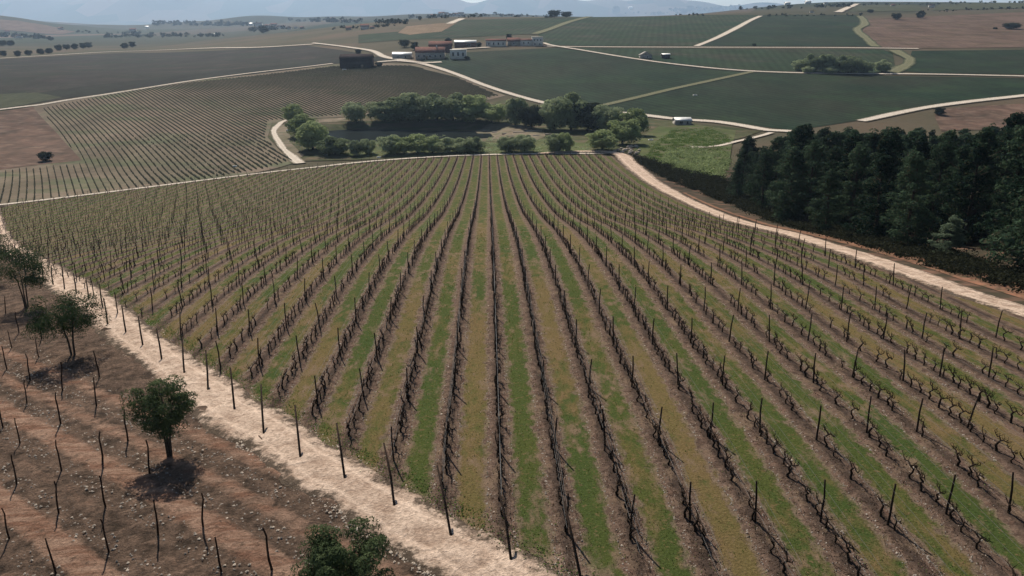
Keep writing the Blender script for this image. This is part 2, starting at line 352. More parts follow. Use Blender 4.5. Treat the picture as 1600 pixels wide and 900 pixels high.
def road(name, pts, width, off, mat, step=2., lanes=7, jit=.15, **props):
    C = path_smooth(pts, step); d = np.gradient(C, axis=0); d /= np.linalg.norm(d, axis=1, keepdims=True) + 1e-9
    nrm = np.column_stack([-d[:, 1], d[:, 0]]); m = len(C)
    wv = np.interp(np.arange(m), np.linspace(0, m-1, len(width)), width) if hasattr(width, '__len__') else np.full(m, float(width))
    f = np.linspace(-1, 1, lanes); V = []; E = []
    nz = np.convolve(rng.normal(size=m + 8), np.ones(5) / 5, 'same')[4:-4]; nz2 = np.convolve(rng.normal(size=m + 8), np.ones(5) / 5, 'same')[4:-4]
    for q in f:
        jj = (nz if q > 0 else nz2) * jit * wv * abs(q)
        p = C + nrm * (q * wv / 2 + jj * np.sign(q))[:, None]
        z = H(p[:, 0], p[:, 1]) + off * (1 + p[:, 1] / 60) - (.035 * (abs(abs(q) - .5) < .15) + .15 * abs(q) ** 5) * (lanes > 7)
        V.append(np.column_stack([p, z])); E.append(np.full(m, abs(q)))
    V = np.stack(V, 1).reshape(-1, 3); E = np.stack(E, 1).ravel(); F = []
    idx = np.arange(m * lanes).reshape(m, lanes)
    F = np.stack([idx[:-1, :-1], idx[:-1, 1:], idx[1:, 1:], idx[1:, :-1]], -1).reshape(-1, 4)[:, ::-1]
    me = npmesh(name, V, F, mat, True); at_ = me.attributes.new('edge', 'FLOAT', 'POINT'); at_.data.foreach_set('value', E.astype(np.float32))
    return obj(name, me, kind='structure', **props)
P = lambda l: [at(u, v) for u, v in l]

# ------------------------------------------------------------------ ground sheet
def axis(lo, hi, d0, grow, c=0):
    out = [c]; d = d0
    while out[-1] < hi: out.append(out[-1] + d); d = d0 + grow * abs(out[-1] - c)
    l = [c]; d = d0
    while l[-1] > lo: l.append(l[-1] - d); d = d0 + grow * abs(l[-1] - c)
    return np.array(sorted(set(l + out)))
gx = axis(-9000, 9000, 2.2, .012); gy = np.concatenate([np.arange(-80, 20, 10.), axis(20, 13500, 2.0, .007, 20)])
gy = np.unique(gy); GX, GY = np.meshgrid(gx, gy)
V = np.column_stack([GX.ravel(), GY.ravel(), H(GX, GY).ravel() - .10 * (1 - sstep(250, 400, GY.ravel()))]); idx = np.arange(V.shape[0]).reshape(GX.shape)
F = np.stack([idx[:-1, :-1], idx[:-1, 1:], idx[1:, 1:], idx[1:, :-1]], -1).reshape(-1, 4)
struct('ground', npmesh('ground', V, F, 'earth', True))

# ------------------------------------------------------------------ main vineyard floor
S, X0 = 2.5, .43
near_edge = lambda x: np.interp(x, [-120, -90, -50, -27.5, -24, -18, -11, -6, 0, 3, 8, 40], [197, 145, 86, 59.5, 55.5, 48.5, 39.5, 33.4, 27, 25.2, 21.5, 15])
far_edge = lambda x: np.interp(x, [-120, -103, -83, -60, -45, -30, -10, 10, 36], [202, 217, 234, 253, 262, 266, 266, 262, 257])
TONE = {0: .12, 1: .55, 2: .2, 3: .82, 4: .12, 5: .45, 6: .4, 7: .35, 8: .45, 9: .7, 10: .3, 11: .45, 12: .5, -1: .72, -2: .25, -3: .55, -4: .22, -5: .6, -6: .25, -7: .6, -8: .3, -9: .55, -10: .8, -11: .4, -12: .7}
cols = [0, .1, .2, .32, .5, .68, .8, .9, 1.]; hs = [.05, .045, .01, 0, .015, 0, .01, .045, .05]
Va, La, Ta, Fa, Ea = [], [], [], [], []; nv = 0
K0, K1 = -47, 13
for kk in range(K0, K1 + 2):
    xa = X0 + S * kk; y0, y1 = near_edge(xa + 1.2) + .3, far_edge(xa + 1.2)
    if kk > K1: y1 -= 4
    ys = [y0]
    while ys[-1] < y1: ys.append(ys[-1] + .6 + max(0, ys[-1] - 20) * .012)
    ys[-1] = y1; ys = np.array(ys); m = len(ys); ys0 = ys
    t0 = TONE.get(kk, .5 + .25 * math.sin(kk * 2.3)); ph = rng.uniform(0, 9)
    tone = .8 * t0 + .1 + .28 * np.sin(ys / 9 + ph) + .2 * np.sin(ys / 3.7 + 2 * ph)
    if kk == 1: tone = tone - .15 + .8 * np.exp(-((ys - 55) / 7) ** 2)
    if kk == 0: tone = tone + .3 * sstep(60, 120, ys)
    tone = tone + (.30 - tone) * .75 * sstep(50, 150, ys)
    for f, hh in zip(cols, hs):
        x = xa + S * f + np.zeros(m); yk = near_edge(xa + S * f) - .75; ys = yk + (ys0 - y0) * (y1 - yk) / (y1 - y0)
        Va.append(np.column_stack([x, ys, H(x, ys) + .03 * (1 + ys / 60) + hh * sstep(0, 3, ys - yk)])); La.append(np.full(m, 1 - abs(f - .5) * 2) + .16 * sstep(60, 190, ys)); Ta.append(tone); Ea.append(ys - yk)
    idx = nv + np.arange(m * len(cols)).reshape(len(cols), m); nv += m * len(cols)
    Fa.append(np.stack([idx[:-1, :-1], idx[1:, :-1], idx[1:, 1:], idx[:-1, 1:]], -1).reshape(-1, 4))
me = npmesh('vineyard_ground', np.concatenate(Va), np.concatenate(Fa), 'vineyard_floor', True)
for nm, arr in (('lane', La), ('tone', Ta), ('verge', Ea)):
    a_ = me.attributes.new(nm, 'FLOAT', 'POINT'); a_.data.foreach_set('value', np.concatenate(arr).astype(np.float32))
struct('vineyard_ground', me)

# red stony ground lower left (its bands run beside the young vines)
RN = np.array([.656, .755]); RD = np.array([.755, -.656])
Pd = []
rl = np.array([(2.0, 20.6), (-1.8, 25.6), (-6.3, 30.7), (-11.6, 37.1), (-19.8, 47.2), (-34.1, 66.4), (-51.8, 91.2), (-71.6, 121), (-91.5, 152)])
RC = rl + np.array([1.0, 0])
poly = [(2.4, 12)] + [tuple(p) for p in RC] + [(-130, 150), (-110, 60), (-60, 12)]
o = drape('stony_ground', poly, .05, .6, 'red_soil'); me = o.data
co = np.empty(len(me.vertices) * 3, np.float32); me.vertices.foreach_get('co', co); co = co.reshape(-1, 3)
s_ = co[:, :2] @ RN; fr = ((s_ - 9.9) / 2.2) % 1; band = (1 - abs(fr - .5) * 2) * (1 - sstep(20.2, 22.5, s_)) * (.75 + .35 * np.cos(np.floor((s_ - 9.9) / 2.2) * 2.7))
a_ = me.attributes.new('band', 'FLOAT', 'POINT'); a_.data.foreach_set('value', band.astype(np.float32))
dz = rng.normal(0, .03, len(co)) - .09 * (1 - band) * (s_ < 21); co[:, 2] += dz; me.vertices.foreach_set('co', co.ravel()); me.update()

# ------------------------------------------------------------------ tracks
road('dirt_road', [(4.2, 20.6), (0.4, 25.6), (-4.3, 30.7), (-9.8, 37.1), (-18.1, 47.2), (-32.5, 66.4), (-50.2, 91.2), (-70, 121), (-90, 152), (-112, 188), (-124, 208)], [3.5, 3.6, 3.6, 3.5, 3.4, 3.3, 3.2, 3.2], .10, 'dirt_road', .6, 17, .12)
fe = [(-160, 176), (-121, 204.5), (-103, 219), (-83, 236), (-60, 255), (-45, 264), (-30, 268), (-10, 268), (10, 264), (30, 260.5), (41, 259)]
road('headland_track', fe, 2.6, .05, 'far_track', 3, 5, .1)
road('dirt_road', [(16, 262.5), (30, 263), (38, 261), (41, 254), (40.6, 240), (40, 200), (39.8, 160), (38.6, 120), (37, 90), (37.2, 66), (38.9, 56), (41.5, 46), (45, 30)], [2, 6, 5, 4.2, 4, 3.6, 3.6], .10, 'dirt_road', 1.5, 9, .06)
W = lambda *uv: P(uv)
road('farm_road', W((489, 68), (540, 74), (580, 80), (603, 90), (650, 98), (700, 112), (760, 135), (800, 148), (845, 160), (900, 170), (960, 176), (1010, 181), (1060, 187), (1120, 191), (1160, 197), (1200, 204), (1240, 206)), [4, 4, 5, 6, 5, 4.5, 5, 6, 7], .045, 'far_track', 5, 5, .05)
road('farm_track', W((-60, 182), (0, 172), (60, 165), (100, 158), (200, 143), (300, 127), (400, 114), (520, 100)), 3.4, .045, 'far_track', 6, 5, .08)
road('farm_track', W((-60, 96), (0, 92), (100, 86), (200, 81), (300, 77), (400, 75), (489, 70)), [4, 5, 8, 6], .045, 'far_track', 8, 5, .05)
road('farm_track', W((849, 73), (900, 74), (1100, 75), (1350, 76), (1435, 77)), 4.5, .055, 'far_track', 8, 5, .05)
road('farm_track', W((849, 68), (868, 73), (960, 88), (1060, 102), (1170, 112), (1300, 116), (1450, 117), (1640, 121)), 4, .06, 'far_track', 8, 5, .05)
road('grass_track', W((935, 167), (1000, 152), (1050, 140), (1110, 127), (1175, 113)), 5, .05, 'grass_track', 5, 5, .05)
road('farm_track', W((1088, 73), (1120, 60), (1150, 45), (1172, 33), (1188, 26)), [5, 7, 6], .05, 'far_track', 8, 5, .05)
road('grass_track', W((835, 54), (860, 46), (890, 35), (922, 27)), 9, .05, 'grass_track', 8, 5, .05)
road('farm_track', W((1345, 190), (1400, 178), (1460, 167), (1530, 158), (1640, 146)), 5.5, .055, 'far_track', 5, 5, .05)
road('gully_path', W((1342, 26), (1352, 37), (1340, 47), (1350, 58), (1368, 74)), 9, .05, 'grass_track', 8, 5, .15)
road('gully_path', W((1395, 79), (1420, 92), (1415, 103), (1396, 115)), 9, .05, 'grass_track', 4, 5, .25)
road('farm_track', W((470, 256), (450, 240), (436, 222), (428, 205), (440, 192), (452, 188)), [4, 3.5, 2.6, 2.6, 3], .05, 'far_track', 3, 5, .2)
road('farm_track', W((1205, 208), (1185, 214), (1150, 222), (1120, 229), (1080, 231)), 2.6, .05, 'far_track', 4, 5, .1)
road('farm_track', W((702, 38), (712, 34), (722, 30)), 9, .05, 'far_track', 8, 5, .1)
road('farm_track', W((1310, 20), (1325, 13), (1340, 7)), 10, .05, 'far_track', 8, 5, .1)
road('farm_track', W((690, 79), (730, 77), (765, 75)), 6, .06, 'far_track', 5, 5, .1)
road('farm_track', W((590, 98), (620, 96), (660, 99), (690, 98)), 5, .06, 'far_track', 5, 5, .1)

# ------------------------------------------------------------------ fields
D = lambda name, off, cell, mat, *uv: drape(name, W(*uv), off, cell, mat)
D('vineyard_field', .020, 5, 'field_left', (-60, 182), (60, 166), (150, 150), (300, 127), (520, 101), (600, 99), (650, 100), (720, 121), (790, 150), (750, 160), (640, 165), (560, 182), (480, 186), (425, 192), (418, 215), (440, 238), (470, 252), (400, 270), (300, 287), (150, 306), (-40, 328))
D('fallow_field', .032, 4, 'field_fallow', (-60, 182), (52, 168), (90, 210), (128, 251), (0, 266), (-60, 270))
D('vineyard_field', .022, 9, 'field_dark', (-80, 99), (0, 93), (200, 83), (400, 76), (480, 72), (520, 77), (600, 93), (520, 99), (300, 125), (150, 148), (0, 170), (-80, 182))
D('vineyard_field', .030, 8, 'field_dark_band', (60, 146), (130, 136), (250, 122), (380, 107), (600, 88), (612, 95), (520, 100), (300, 126), (150, 149), (100, 153))
D('hill_pasture', .03, 30, 'field_brown', (-60, 30), (0, 31), (30, 33), (60, 38), (90, 44), (118, 50), (95, 54), (70, 53), (40, 50), (0, 47), (-60, 46))
D('vineyard_field', .024, 8, 'field_pale', (-60, 150), (60, 145), (100, 152), (40, 164), (-60, 178))
D('vineyard_field', .022, 8, 'field_green_deep', (655, 97), (700, 84), (850, 76), (868, 75), (1060, 104), (1170, 114), (1380, 119), (1640, 123), (1640, 143), (1460, 165), (1345, 188), (1240, 204), (1120, 189), (1010, 179), (900, 168), (845, 158), (760, 132), (700, 110))
D('vineyard_field', .024, 10, 'field_green', (868, 75), (1100, 77), (1380, 78), (1395, 84), (1400, 114), (1300, 114), (1170, 110), (1060, 100), (960, 86))
D('vineyard_field', .026, 10, 'field_green_deep', (1425, 80), (1640, 78), (1640, 117), (1450, 115), (1415, 112))
D('vineyard_field', .022, 14, 'field_green', (720, 32), (920, 27), (1100, 24), (1188, 24), (1150, 46), (1088, 72), (900, 72), (850, 70), (840, 53), (700, 60), (560, 68), (560, 55), (700, 46))
D('vineyard_field', .026, 14, 'field_green_deep', (1192, 24), (1340, 24), (1348, 36), (1338, 47), (1366, 73), (1200, 73), (1095, 72), (1155, 46))
D('ploughed_field', .024, 16, 'field_brown', (1350, 30), (1450, 26), (1640, 18), (1640, 74), (1435, 76), (1372, 74), (1345, 50), (1356, 38))
D('stubble_field', .03, 14, 'field_ochre', (622, 52), (635, 42), (690, 37), (715, 36), (690, 50), (640, 55))
D('vineyard_field', .026, 16, 'field_pale', (1325, 19), (1340, 8), (1435, 8), (1440, 18))
D('vineyard_field', .026, 16, 'field_pale', (1455, 17), (1470, 6), (1640, 2), (1640, 12))
D('ploughed_field', .03, 5, 'field_fallow', (1460, 180), (1480, 170), (1540, 166), (1640, 160), (1640, 200), (1470, 205))
D('meadow', .026, 4, 'bank_earth', (470, 252), (440, 236), (419, 215), (426, 192), (480, 187), (560, 183), (640, 168), (760, 162), (800, 155), (850, 166), (960, 180), (1060, 190), (1190, 205), (1100, 232), (985, 238), (960, 242), (700, 245))
D('meadow', .036, 3, 'meadow', (990, 236), (1005, 212), (1030, 198), (1090, 196), (1150, 205), (1145, 222), (1140, 250), (1130, 285), (1080, 275), (1030, 262))
D('meadow', .036, 3, 'meadow', (500, 234), (530, 214), (640, 211), (760, 212), (820, 214), (950, 228), (955, 241), (700, 244), (560, 246))
drape('scrub_slope', [(41.2, 258), (41.2, 240), (40.9, 200), (40.7, 160), (39.5, 120), (37.9, 90), (38.1, 66), (39.9, 56), (42.7, 46), (46.5, 34), (90, 34), (170, 60), (190, 240), (110, 250), (62, 226), (56, 250)], .03, 2.2, 'scrub_floor')
D('sandy_bank', .045, 2.5, 'sand', (742, 206), (760, 196), (800, 194), (850, 204), (852, 214), (835, 222), (812, 214), (790, 222), (745, 222), (752, 214))
D('sandy_bank', .045, 2.5, 'sand', (478, 188), (545, 184), (548, 190), (500, 193), (482, 197))
D('sandy_bank', .045, 2.5, 'sand', (430, 205), (452, 188), (458, 200), (452, 222), (475, 244), (462, 252), (440, 232))
drape('red_bank', [(39.6, 96), (39.9, 80), (40.1, 66), (41.9, 56), (44.6, 46), (48.4, 34), (52, 34), (47.5, 50), (45, 60), (43.4, 70), (42.6, 84), (42.0, 100), (43.2, 130), (43.6, 180), (42.8, 180), (42.2, 130)], .05, .8, 'red_earth')
# pond
pz = h1(-31, 330) + .5; t = np.linspace(0, 2 * math.pi, 49)[:-1]
pp = np.column_stack([-31 + 39 * np.sign(np.cos(t)) * abs(np.cos(t)) ** .5, 330 + 24 * np.sign(np.sin(t)) * abs(np.sin(t)) ** .5, np.full(48, pz)])
me = bpy.data.meshes.new('pond_water'); me.from_pydata([tuple(p) for p in pp], [], [list(range(48))]); me.materials.append(M['pond_water']); struct('pond_water', me)

# ------------------------------------------------------------------ trellis posts
def ordn(n): return '%d%s' % (n, 'th' if 10 <= n % 100 <= 20 else {1: 'st', 2: 'nd', 3: 'rd'}.get(n % 10, 'th'))
def rowname(k): return 'the straight central row' if k == 0 else '%s row %s of the central row' % (ordn(abs(k)), 'right' if k > 0 else 'left')
def inframe(x, y, m=0):
    u, v = topx(x, y, h1(x, y)); return -m < u < 1600 + m and v < 900 + m
def post_mesh(i):
    a = Acc(); h = 1.86 + .1 * rng.uniform(-1, 1); d = rng.normal(0, .03, (3, 2))
    tube(a, [(0, 0, -.15), (d[0, 0] * .3, d[0, 1] * .3, .5), (d[1, 0] * .6, d[1, 1] * .6, 1.1), (d[2, 0], d[2, 1], h)], [.052, .046, .042, .036], 6)
    return a.mesh('post', 'post_wood')
PM = [post_mesh(i) for i in range(8)]
posts = []
for k in range(K0, K1 + 1):
    x = X0 + S * k; y0, y1 = near_edge(x), far_edge(x)
    y = 28 + 7.1 * math.ceil((y0 + 1.5 - 28) / 7.1)
    while y < y1:
        posts.append((k, x, y + rng.normal(0, .25))); y += 7.1
cnt = {}; vis = []
for k, x, y in posts:
    if inframe(x, y, 25): cnt[k] = cnt.get(k, 0) + 1; vis.append((y, k, x, cnt[k]))
vis.sort()
near = set((k, n) for y, k, x, n in vis[:290])
lo, hi = Acc(), Acc(); farV = Acc()
for y, k, x, n in vis:
    z = h1(x, y) + .05
    if (k, n) in near:
        thing('trellis_post', '%s dark wooden post from the near end of %s' % (ordn(n), rowname(k)), 'post', (x + rng.normal(0, .04), y, z), rng.uniform(0, 6.3), 'wooden trellis posts along the vine rows', 1, PM[rng.integers(8)]).rotation_euler = (rng.normal(0, .045), rng.normal(0, .045), rng.uniform(0, 6.3))
    else:
        l = rng.normal(0, .05, 2); tube(farV, [(x, y, z - .1), (x + l[0], y + l[1], z + 1.75 + rng.normal(0, .08))], [.045, .04], 4)
obj('far_trellis_posts', farV.mesh('far_trellis_posts', 'post_wood'), kind='stuff', label='distant wooden posts of the vineyard standing in rows towards the pond', category='posts')
# long leaning end posts along the dirt road
ENDY = {0: 26.5, -1: 28.2, -2: 30.6, -3: 33.2, -4: 35.5, -5: 38.4, -6: 41.9, -7: 45.1, -8: 48.3, -9: 51.3, -10: 54.5, -11: 57.7, -12: 60.3, 1: 25.3}
for k in range(-30, 2):
    x = X0 + S * k; y = ENDY.get(k, float(near_edge(x)) + .3); fx = x + (.55 if k < 0 else .35)
    ln = 2.5 + rng.uniform(-.3, .3) if k > -9 else 1.5
    a = Acc(); b = h1(fx, y); t = (x - .15, y + ln, h1(x, y + ln) + 1.9)
    tube(a, [(0, 0, -.15), ((t[0] - fx) * .5 + rng.normal(0, .04), ln * .5, (t[2] - b) * .5 + .02), (t[0] - fx, t[1] - y, t[2] - b)], [.06, .055, .045], 6)
    thing('end_post', 'leaning end post by the dirt road, ending %s' % rowname(k), 'post', (fx, y, b), 0, 'leaning end posts along the dirt road', 1, a.mesh('end_post', 'post_wood'))
# stakes of the young vineyard
stk = [(9, 492), (30, 522), (19, 545), (65, 531), (11, 577), (61, 559), (47, 594), (98, 610), (42, 630), (151, 635), (95, 662), (155, 590), (31, 692), (26, 757), (96, 735), (92, 802), (15, 842), (165, 792), (160, 727), (170, 862), (234, 740), (247, 835), (87, 895), (318, 825), (346, 893), (425, 890), (5, 668), (200, 690)]
SM = []
for i in range(5):
    a = Acc(); d = rng.normal(0, .018, (4, 2)); tube(a, [(0, 0, -.1), (d[0, 0], d[0, 1], .45), (d[1, 0] * .4, d[1, 1] * .4, .9), (d[2, 0], d[2, 1], 1.3), (d[3, 0] * 1.6, d[3, 1] * 1.6, 1.6)], [.045, .04, .036, .032, .028], 5); SM.append(a.mesh('stake', 'stake_wood'))
sp = sorted([at(u, v) for u, v in stk], key=lambda p: (round((p[0] * RN[0] + p[1] * RN[1] - 9.9) / 2.2), -p[0])); ct = {}
for x, y, z in sp:
    r = round((x * RN[0] + y * RN[1] - 9.9) / 2.2); ct[r] = ct.get(r, 0) + 1
    q = thing('vine_stake', 'thin dark wooden stake, %s from the right in red soil strip %s from the bottom' % (ordn(ct[r]), ordn(r + 2)), 'stake', (x, y, z), 0, 'stakes in the red stony ground left of the road', rng.uniform(.9, 1.2), SM[rng.integers(5)])
    q.rotation_euler = (rng.normal(0, .035), rng.normal(0, .045) - .03, rng.uniform(0, 6.3))

# ------------------------------------------------------------------ vines
def vine_parts(n=5, seg=4):
    tr = Acc(); h = rng.uniform(.5, .68); p = [(0, 0, -.08)]
    for i in range(1, seg + 1):
        t = i / seg; p.append((rng.normal(0, .05), rng.normal(0, .05), h * t))
    tube(tr, p, np.linspace(.062, .045, seg + 1) * rng.uniform(.8, 1.2), n)
    c = []
    for sgn in (-1, 1):
        a = Acc(); q = [p[-1]]; L = rng.uniform(.32, .6)
        for i in range(1, 4): q.append((p[-1][0] + rng.normal(0, .03), p[-1][1] + sgn * L * i / 3, h + rng.normal(.06, .04) + .03 * i))
        tube(a, q, [.042, .034, .027, .017], n)
        for j in range(rng.integers(4, 8)):
            b = np.array(q[rng.integers(1, 4)]); l = rng.uniform(.1, .32)
            tube(a, [b, b + (rng.normal(0, .06), rng.normal(0, .07), l * .6), b + (rng.normal(0, .1), rng.normal(0, .12), l)], [.015, .011, .007], 4, False)
        c.append(a)
    return tr, c
VM = []
for i in range(9):
    tr, c = vine_parts(); VM.append((tr.mesh('trunk', 'vine_bark'), c[0].mesh('cordon', 'vine_bark'), c[1].mesh('cordon', 'vine_bark')))
LOWV = []
for i in range(8):
    tr, c = vine_parts(4, 2); V1, F1 = tr.arrays(); A_ = Acc().add(V1, F1)
    for q in c: A_.add(*q.arrays())
    LOWV.append(A_.arrays())
TINY = []
for i in range(6):
    A_ = Acc(); h = rng.uniform(.55, .75)
    tube(A_, [(0, 0, -.05), (rng.normal(0, .05), 0, h)], [.055, .045], 3, False); tube(A_, [(0, -.55, h + .02), (0, 0, h), (0, .55, h + .05)], [.03, .05, .03], 3, False)
    for s in (-.35, .1, .4): tube(A_, [(0, s, h), (rng.normal(0, .06), s, h + .28)], [.016, .01], 3, False)
    TINY.append(A_.arrays())
vines = []; vc = {}
for k in range(K0, K1 + 1):
    x = X0 + S * k; y = float(near_edge(x)) + 2.2; y1 = float(far_edge(x)) - 1
    while y < y1:
        y += 1.0 + rng.normal(0, .08)
        if rng.random() < (.3 if k > 5 or k < -6 else .14): continue
        if inframe(x, y, 25): vc[k] = vc.get(k, 0) + 1; vines.append((y, k, x, vc[k]))
vines.sort(); A2, A3 = Acc(), Acc()
for i, (y, k, x, n) in enumerate(vines):
    xx = x + rng.normal(0, .06); z = h1(xx, y) + .06
    if i < 290:
        o = thing('grapevine', 'bare gnarled vine, %s from the near end of %s' % (ordn(n), rowname(k)), 'vine', (xx, y, z), rng.normal(0, .12) + (math.pi if rng.random() < .5 else 0), 'bare pruned vines of the main vineyard', rng.uniform(.72, 1.0))
        m = VM[rng.integers(9)]
        obj('trunk', m[0], o); obj('cordon', m[1], o); obj('cordon', m[2], o)
    else:
        V1, F1 = (LOWV[rng.integers(8)] if y < 85 else TINY[rng.integers(6)]); r = rng.normal(0, .12); s_ = rng.uniform(.7, .98)
        R = np.array([[math.cos(r), -math.sin(r), 0], [math.sin(r), math.cos(r), 0], [0, 0, 1]]) * s_
        (A2 if y < 85 else A3).add(V1 @ R.T + (xx, y, z), F1)
obj('farther_vines', A2.mesh('farther_vines', 'vine_bark'), kind='stuff', label='bare vines of the middle distance in long converging rows', category='vines')
obj('distant_vines', A3.mesh('distant_vines', 'vine_bark'), kind='stuff', label='distant bare vine rows merging into dark lines before the pond', category='vines')
# wires
for k in range(-22, K1 + 1):
    x = X0 + S * k; y0, y1 = float(near_edge(x)) + 2.5, float(far_edge(x)) - 1; ys = np.arange(y0, y1, 7.1)
    a = Acc(); z = H(x, ys)
    for hh, r in ((.66, .008), (1.15, .006), (1.6, .006)):
        tube(a, np.column_stack([np.full(len(ys), x), ys, z + hh]), r, 3, False)
    thing('trellis_wires', 'thin wires strung from post to post along %s' % rowname(k), 'wire', (0, 0, 0), 0, 'trellis wires of the vine rows', 1, a.mesh('trellis_wires', 'wire'))

# ------------------------------------------------------------------ left vineyard rows (beyond the headland track)
def inpoly(x, y, poly):
    ins = np.zeros(np.shape(x), bool); n = len(poly); j = n - 1
    for i in range(n):
        xi, yi, xj, yj = poly[i][0], poly[i][1], poly[j][0], poly[j][1]
        ins ^= ((yi > y) != (yj > y)) & (x < (xj - xi) * (y - yi) / (yj - yi + 1e-12) + xi); j = i
    return ins
fl = W((-60, 272), (0, 268), (130, 257), (100, 215), (64, 170), (150, 153), (300, 129), (520, 104), (640, 103), (720, 124), (780, 150), (740, 158), (640, 163), (560, 180), (480, 184), (420, 190), (413, 215), (436, 240), (460, 251), (400, 267), (300, 284), (150, 303), (-40, 325))
dv = np.array([-math.sin(A1), math.cos(A1)]); nn = np.array([math.cos(A1), math.sin(A1)]); a = Acc()
allp = np.array([p[:2] for p in fl]); s0, s1 = (allp @ nn).min(), (allp @ nn).max(); t0, t1 = (allp @ dv).min(), (allp @ dv).max()
row_i = 0
for s_ in np.arange(s0, s1, 1.9):
    tt = np.arange(t0, t1, 2.); bow = 6 * np.sin((tt - t0) / (t1 - t0) * 3.1)
    xy = s_ * nn + tt[:, None] * dv + bow[:, None] * nn
    ok = inpoly(xy[:, 0], xy[:, 1], fl); z = H(xy[:, 0], xy[:, 1])
    hh = rng.uniform(.5, .95, len(tt)); hh = np.where(xy[:, 1] > 330, .7, hh); wd = rng.uniform(.14, .26, len(tt))
    for i in np.where(ok[:-1] & ok[1:])[0]:
        if rng.random() < .06 and xy[i][1] < 330: continue
        p, q = xy[i], xy[i + 1]; w0, w1 = wd[i] * nn, wd[i] * nn
        a.add([(*(p - w0), z[i]), (*(q - w1), z[i+1]), (*q, z[i+1] + hh[i]), (*p, z[i] + hh[i] * .9), (*(p + w0), z[i]), (*(q + w1), z[i+1])], [(0, 1, 2, 3), (3, 2, 5, 4)])
obj('hillside_vine_rows', a.mesh('hillside_vine_rows', 'scrub'), kind='stuff', label='long dark vine rows curving down the pale hillside vineyard on the left', category='vines')

# ------------------------------------------------------------------ trees
def copy_tree(src, loc, rz, scale, label, group):
    o = src.copy(); COL.objects.link(o); o.location = loc; o.rotation_euler = (0, 0, rz); o.scale = (scale if hasattr(scale, '__len__') else (scale,) * 3)
    o['label'] = label; o['group'] = group
    for c in src.children:
        d = c.copy(); COL.objects.link(d); d.parent = o
    return o
def trunk_mesh(h, r, limbs, spread, up=.5):
    a = Acc(); tube(a, [(0, 0, -.3), (r * .4, 0, h * .35), (-r * .3, r * .5, h * .7), (0, 0, h)], [r * 1.3, r, r * .75, r * .3], 7)
    for i in range(limbs):
        t = rng.uniform(.3, .85); an = rng.uniform(0, 6.3); L = spread * rng.uniform(.5, 1)
        b = np.array([0, 0, h * t]); d = np.array([math.cos(an), math.sin(an), up])
        tube(a, [b, b + d * L * .5 + rng.normal(0, .05, 3), b + d * L + (0, 0, L * .15)], [r * .5, r * .3, r * .1], 5, False)
    return a.mesh('trunk', 'bark')
# proto: pine 12 m tall
PINE = []
for i in range(5):
    hgt = 12; rad = rng.uniform(2.6, 3.3); cen = [(0, 0, 11.6, .5), (.2, .1, 10.9, .7)]
    for j in range(52):                        # branch ends carrying needle clumps, uneven all the way up
        t = rng.uniform(.04, .95); an = rng.uniform(0, 6.3); R = rad * (1 - t ** (1.9 if i % 2 else 1.15)) ** (.6 if i % 2 else .8) * rng.uniform(.5, 1.12)
        cen.append((math.cos(an) * R, math.sin(an) * R, hgt * t + .15 * R + rng.normal(0, .15), rng.uniform(.6, 1.15) * (1.05 - t * .4)))
        cen.append((math.cos(an) * R * .5, math.sin(an) * R * .5, hgt * t + rng.normal(0, .15), rng.uniform(.5, .9)))
    cen = np.array(cen); n = 7500; wts = cen[:, 3] ** 2; kx = rng.choice(len(cen), n, p=wts / wts.sum())
    o_ = rvec(n); o_[:, 2] = np.where(rng.random(n) < .5, np.abs(o_[:, 2]), o_[:, 2])
    p = cen[kx, :3] + o_ * cen[kx, 3:4] * rng.uniform(.6, 1, (n, 1)) * [1, 1, .7]
    PINE.append((npmesh('crown', *leaves((p, o_), .105, 1.6, .6), 'pine_needles'), trunk_mesh(11, .17, 14, 1.6)))
outline = lambda u: np.interp(u, [1140, 1160, 1200, 1240, 1290, 1340, 1385, 1410, 1440, 1470, 1510, 1545, 1570, 1600, 1650], [232, 208, 212, 192, 173, 188, 166, 188, 178, 205, 200, 188, 172, 152, 140])
cand = []
for yy in np.arange(62, 215, 6.2):
    for xx in np.arange(44, 135, 5.8):
        x, y = xx + rng.uniform(-2.2, 2.2), yy + rng.uniform(-2.4, 2.4)
        u, v = topx(x, y, h1(x, y)); road_x = np.interp(y, [46, 56, 66, 90, 120, 160, 200], [41.5, 38.9, 37.2, 37, 38.6, 39.8, 40])
        if u < 1150 or u > 1690 or x < road_x + 6.0 + (3 if y < 75 else 0): continue
        if 1425 < u < 1545 and x - road_x < 15: continue
        cand.append((y, x, u, x - road_x))
cand.sort(); nf = 0; ns = 0; first = {}
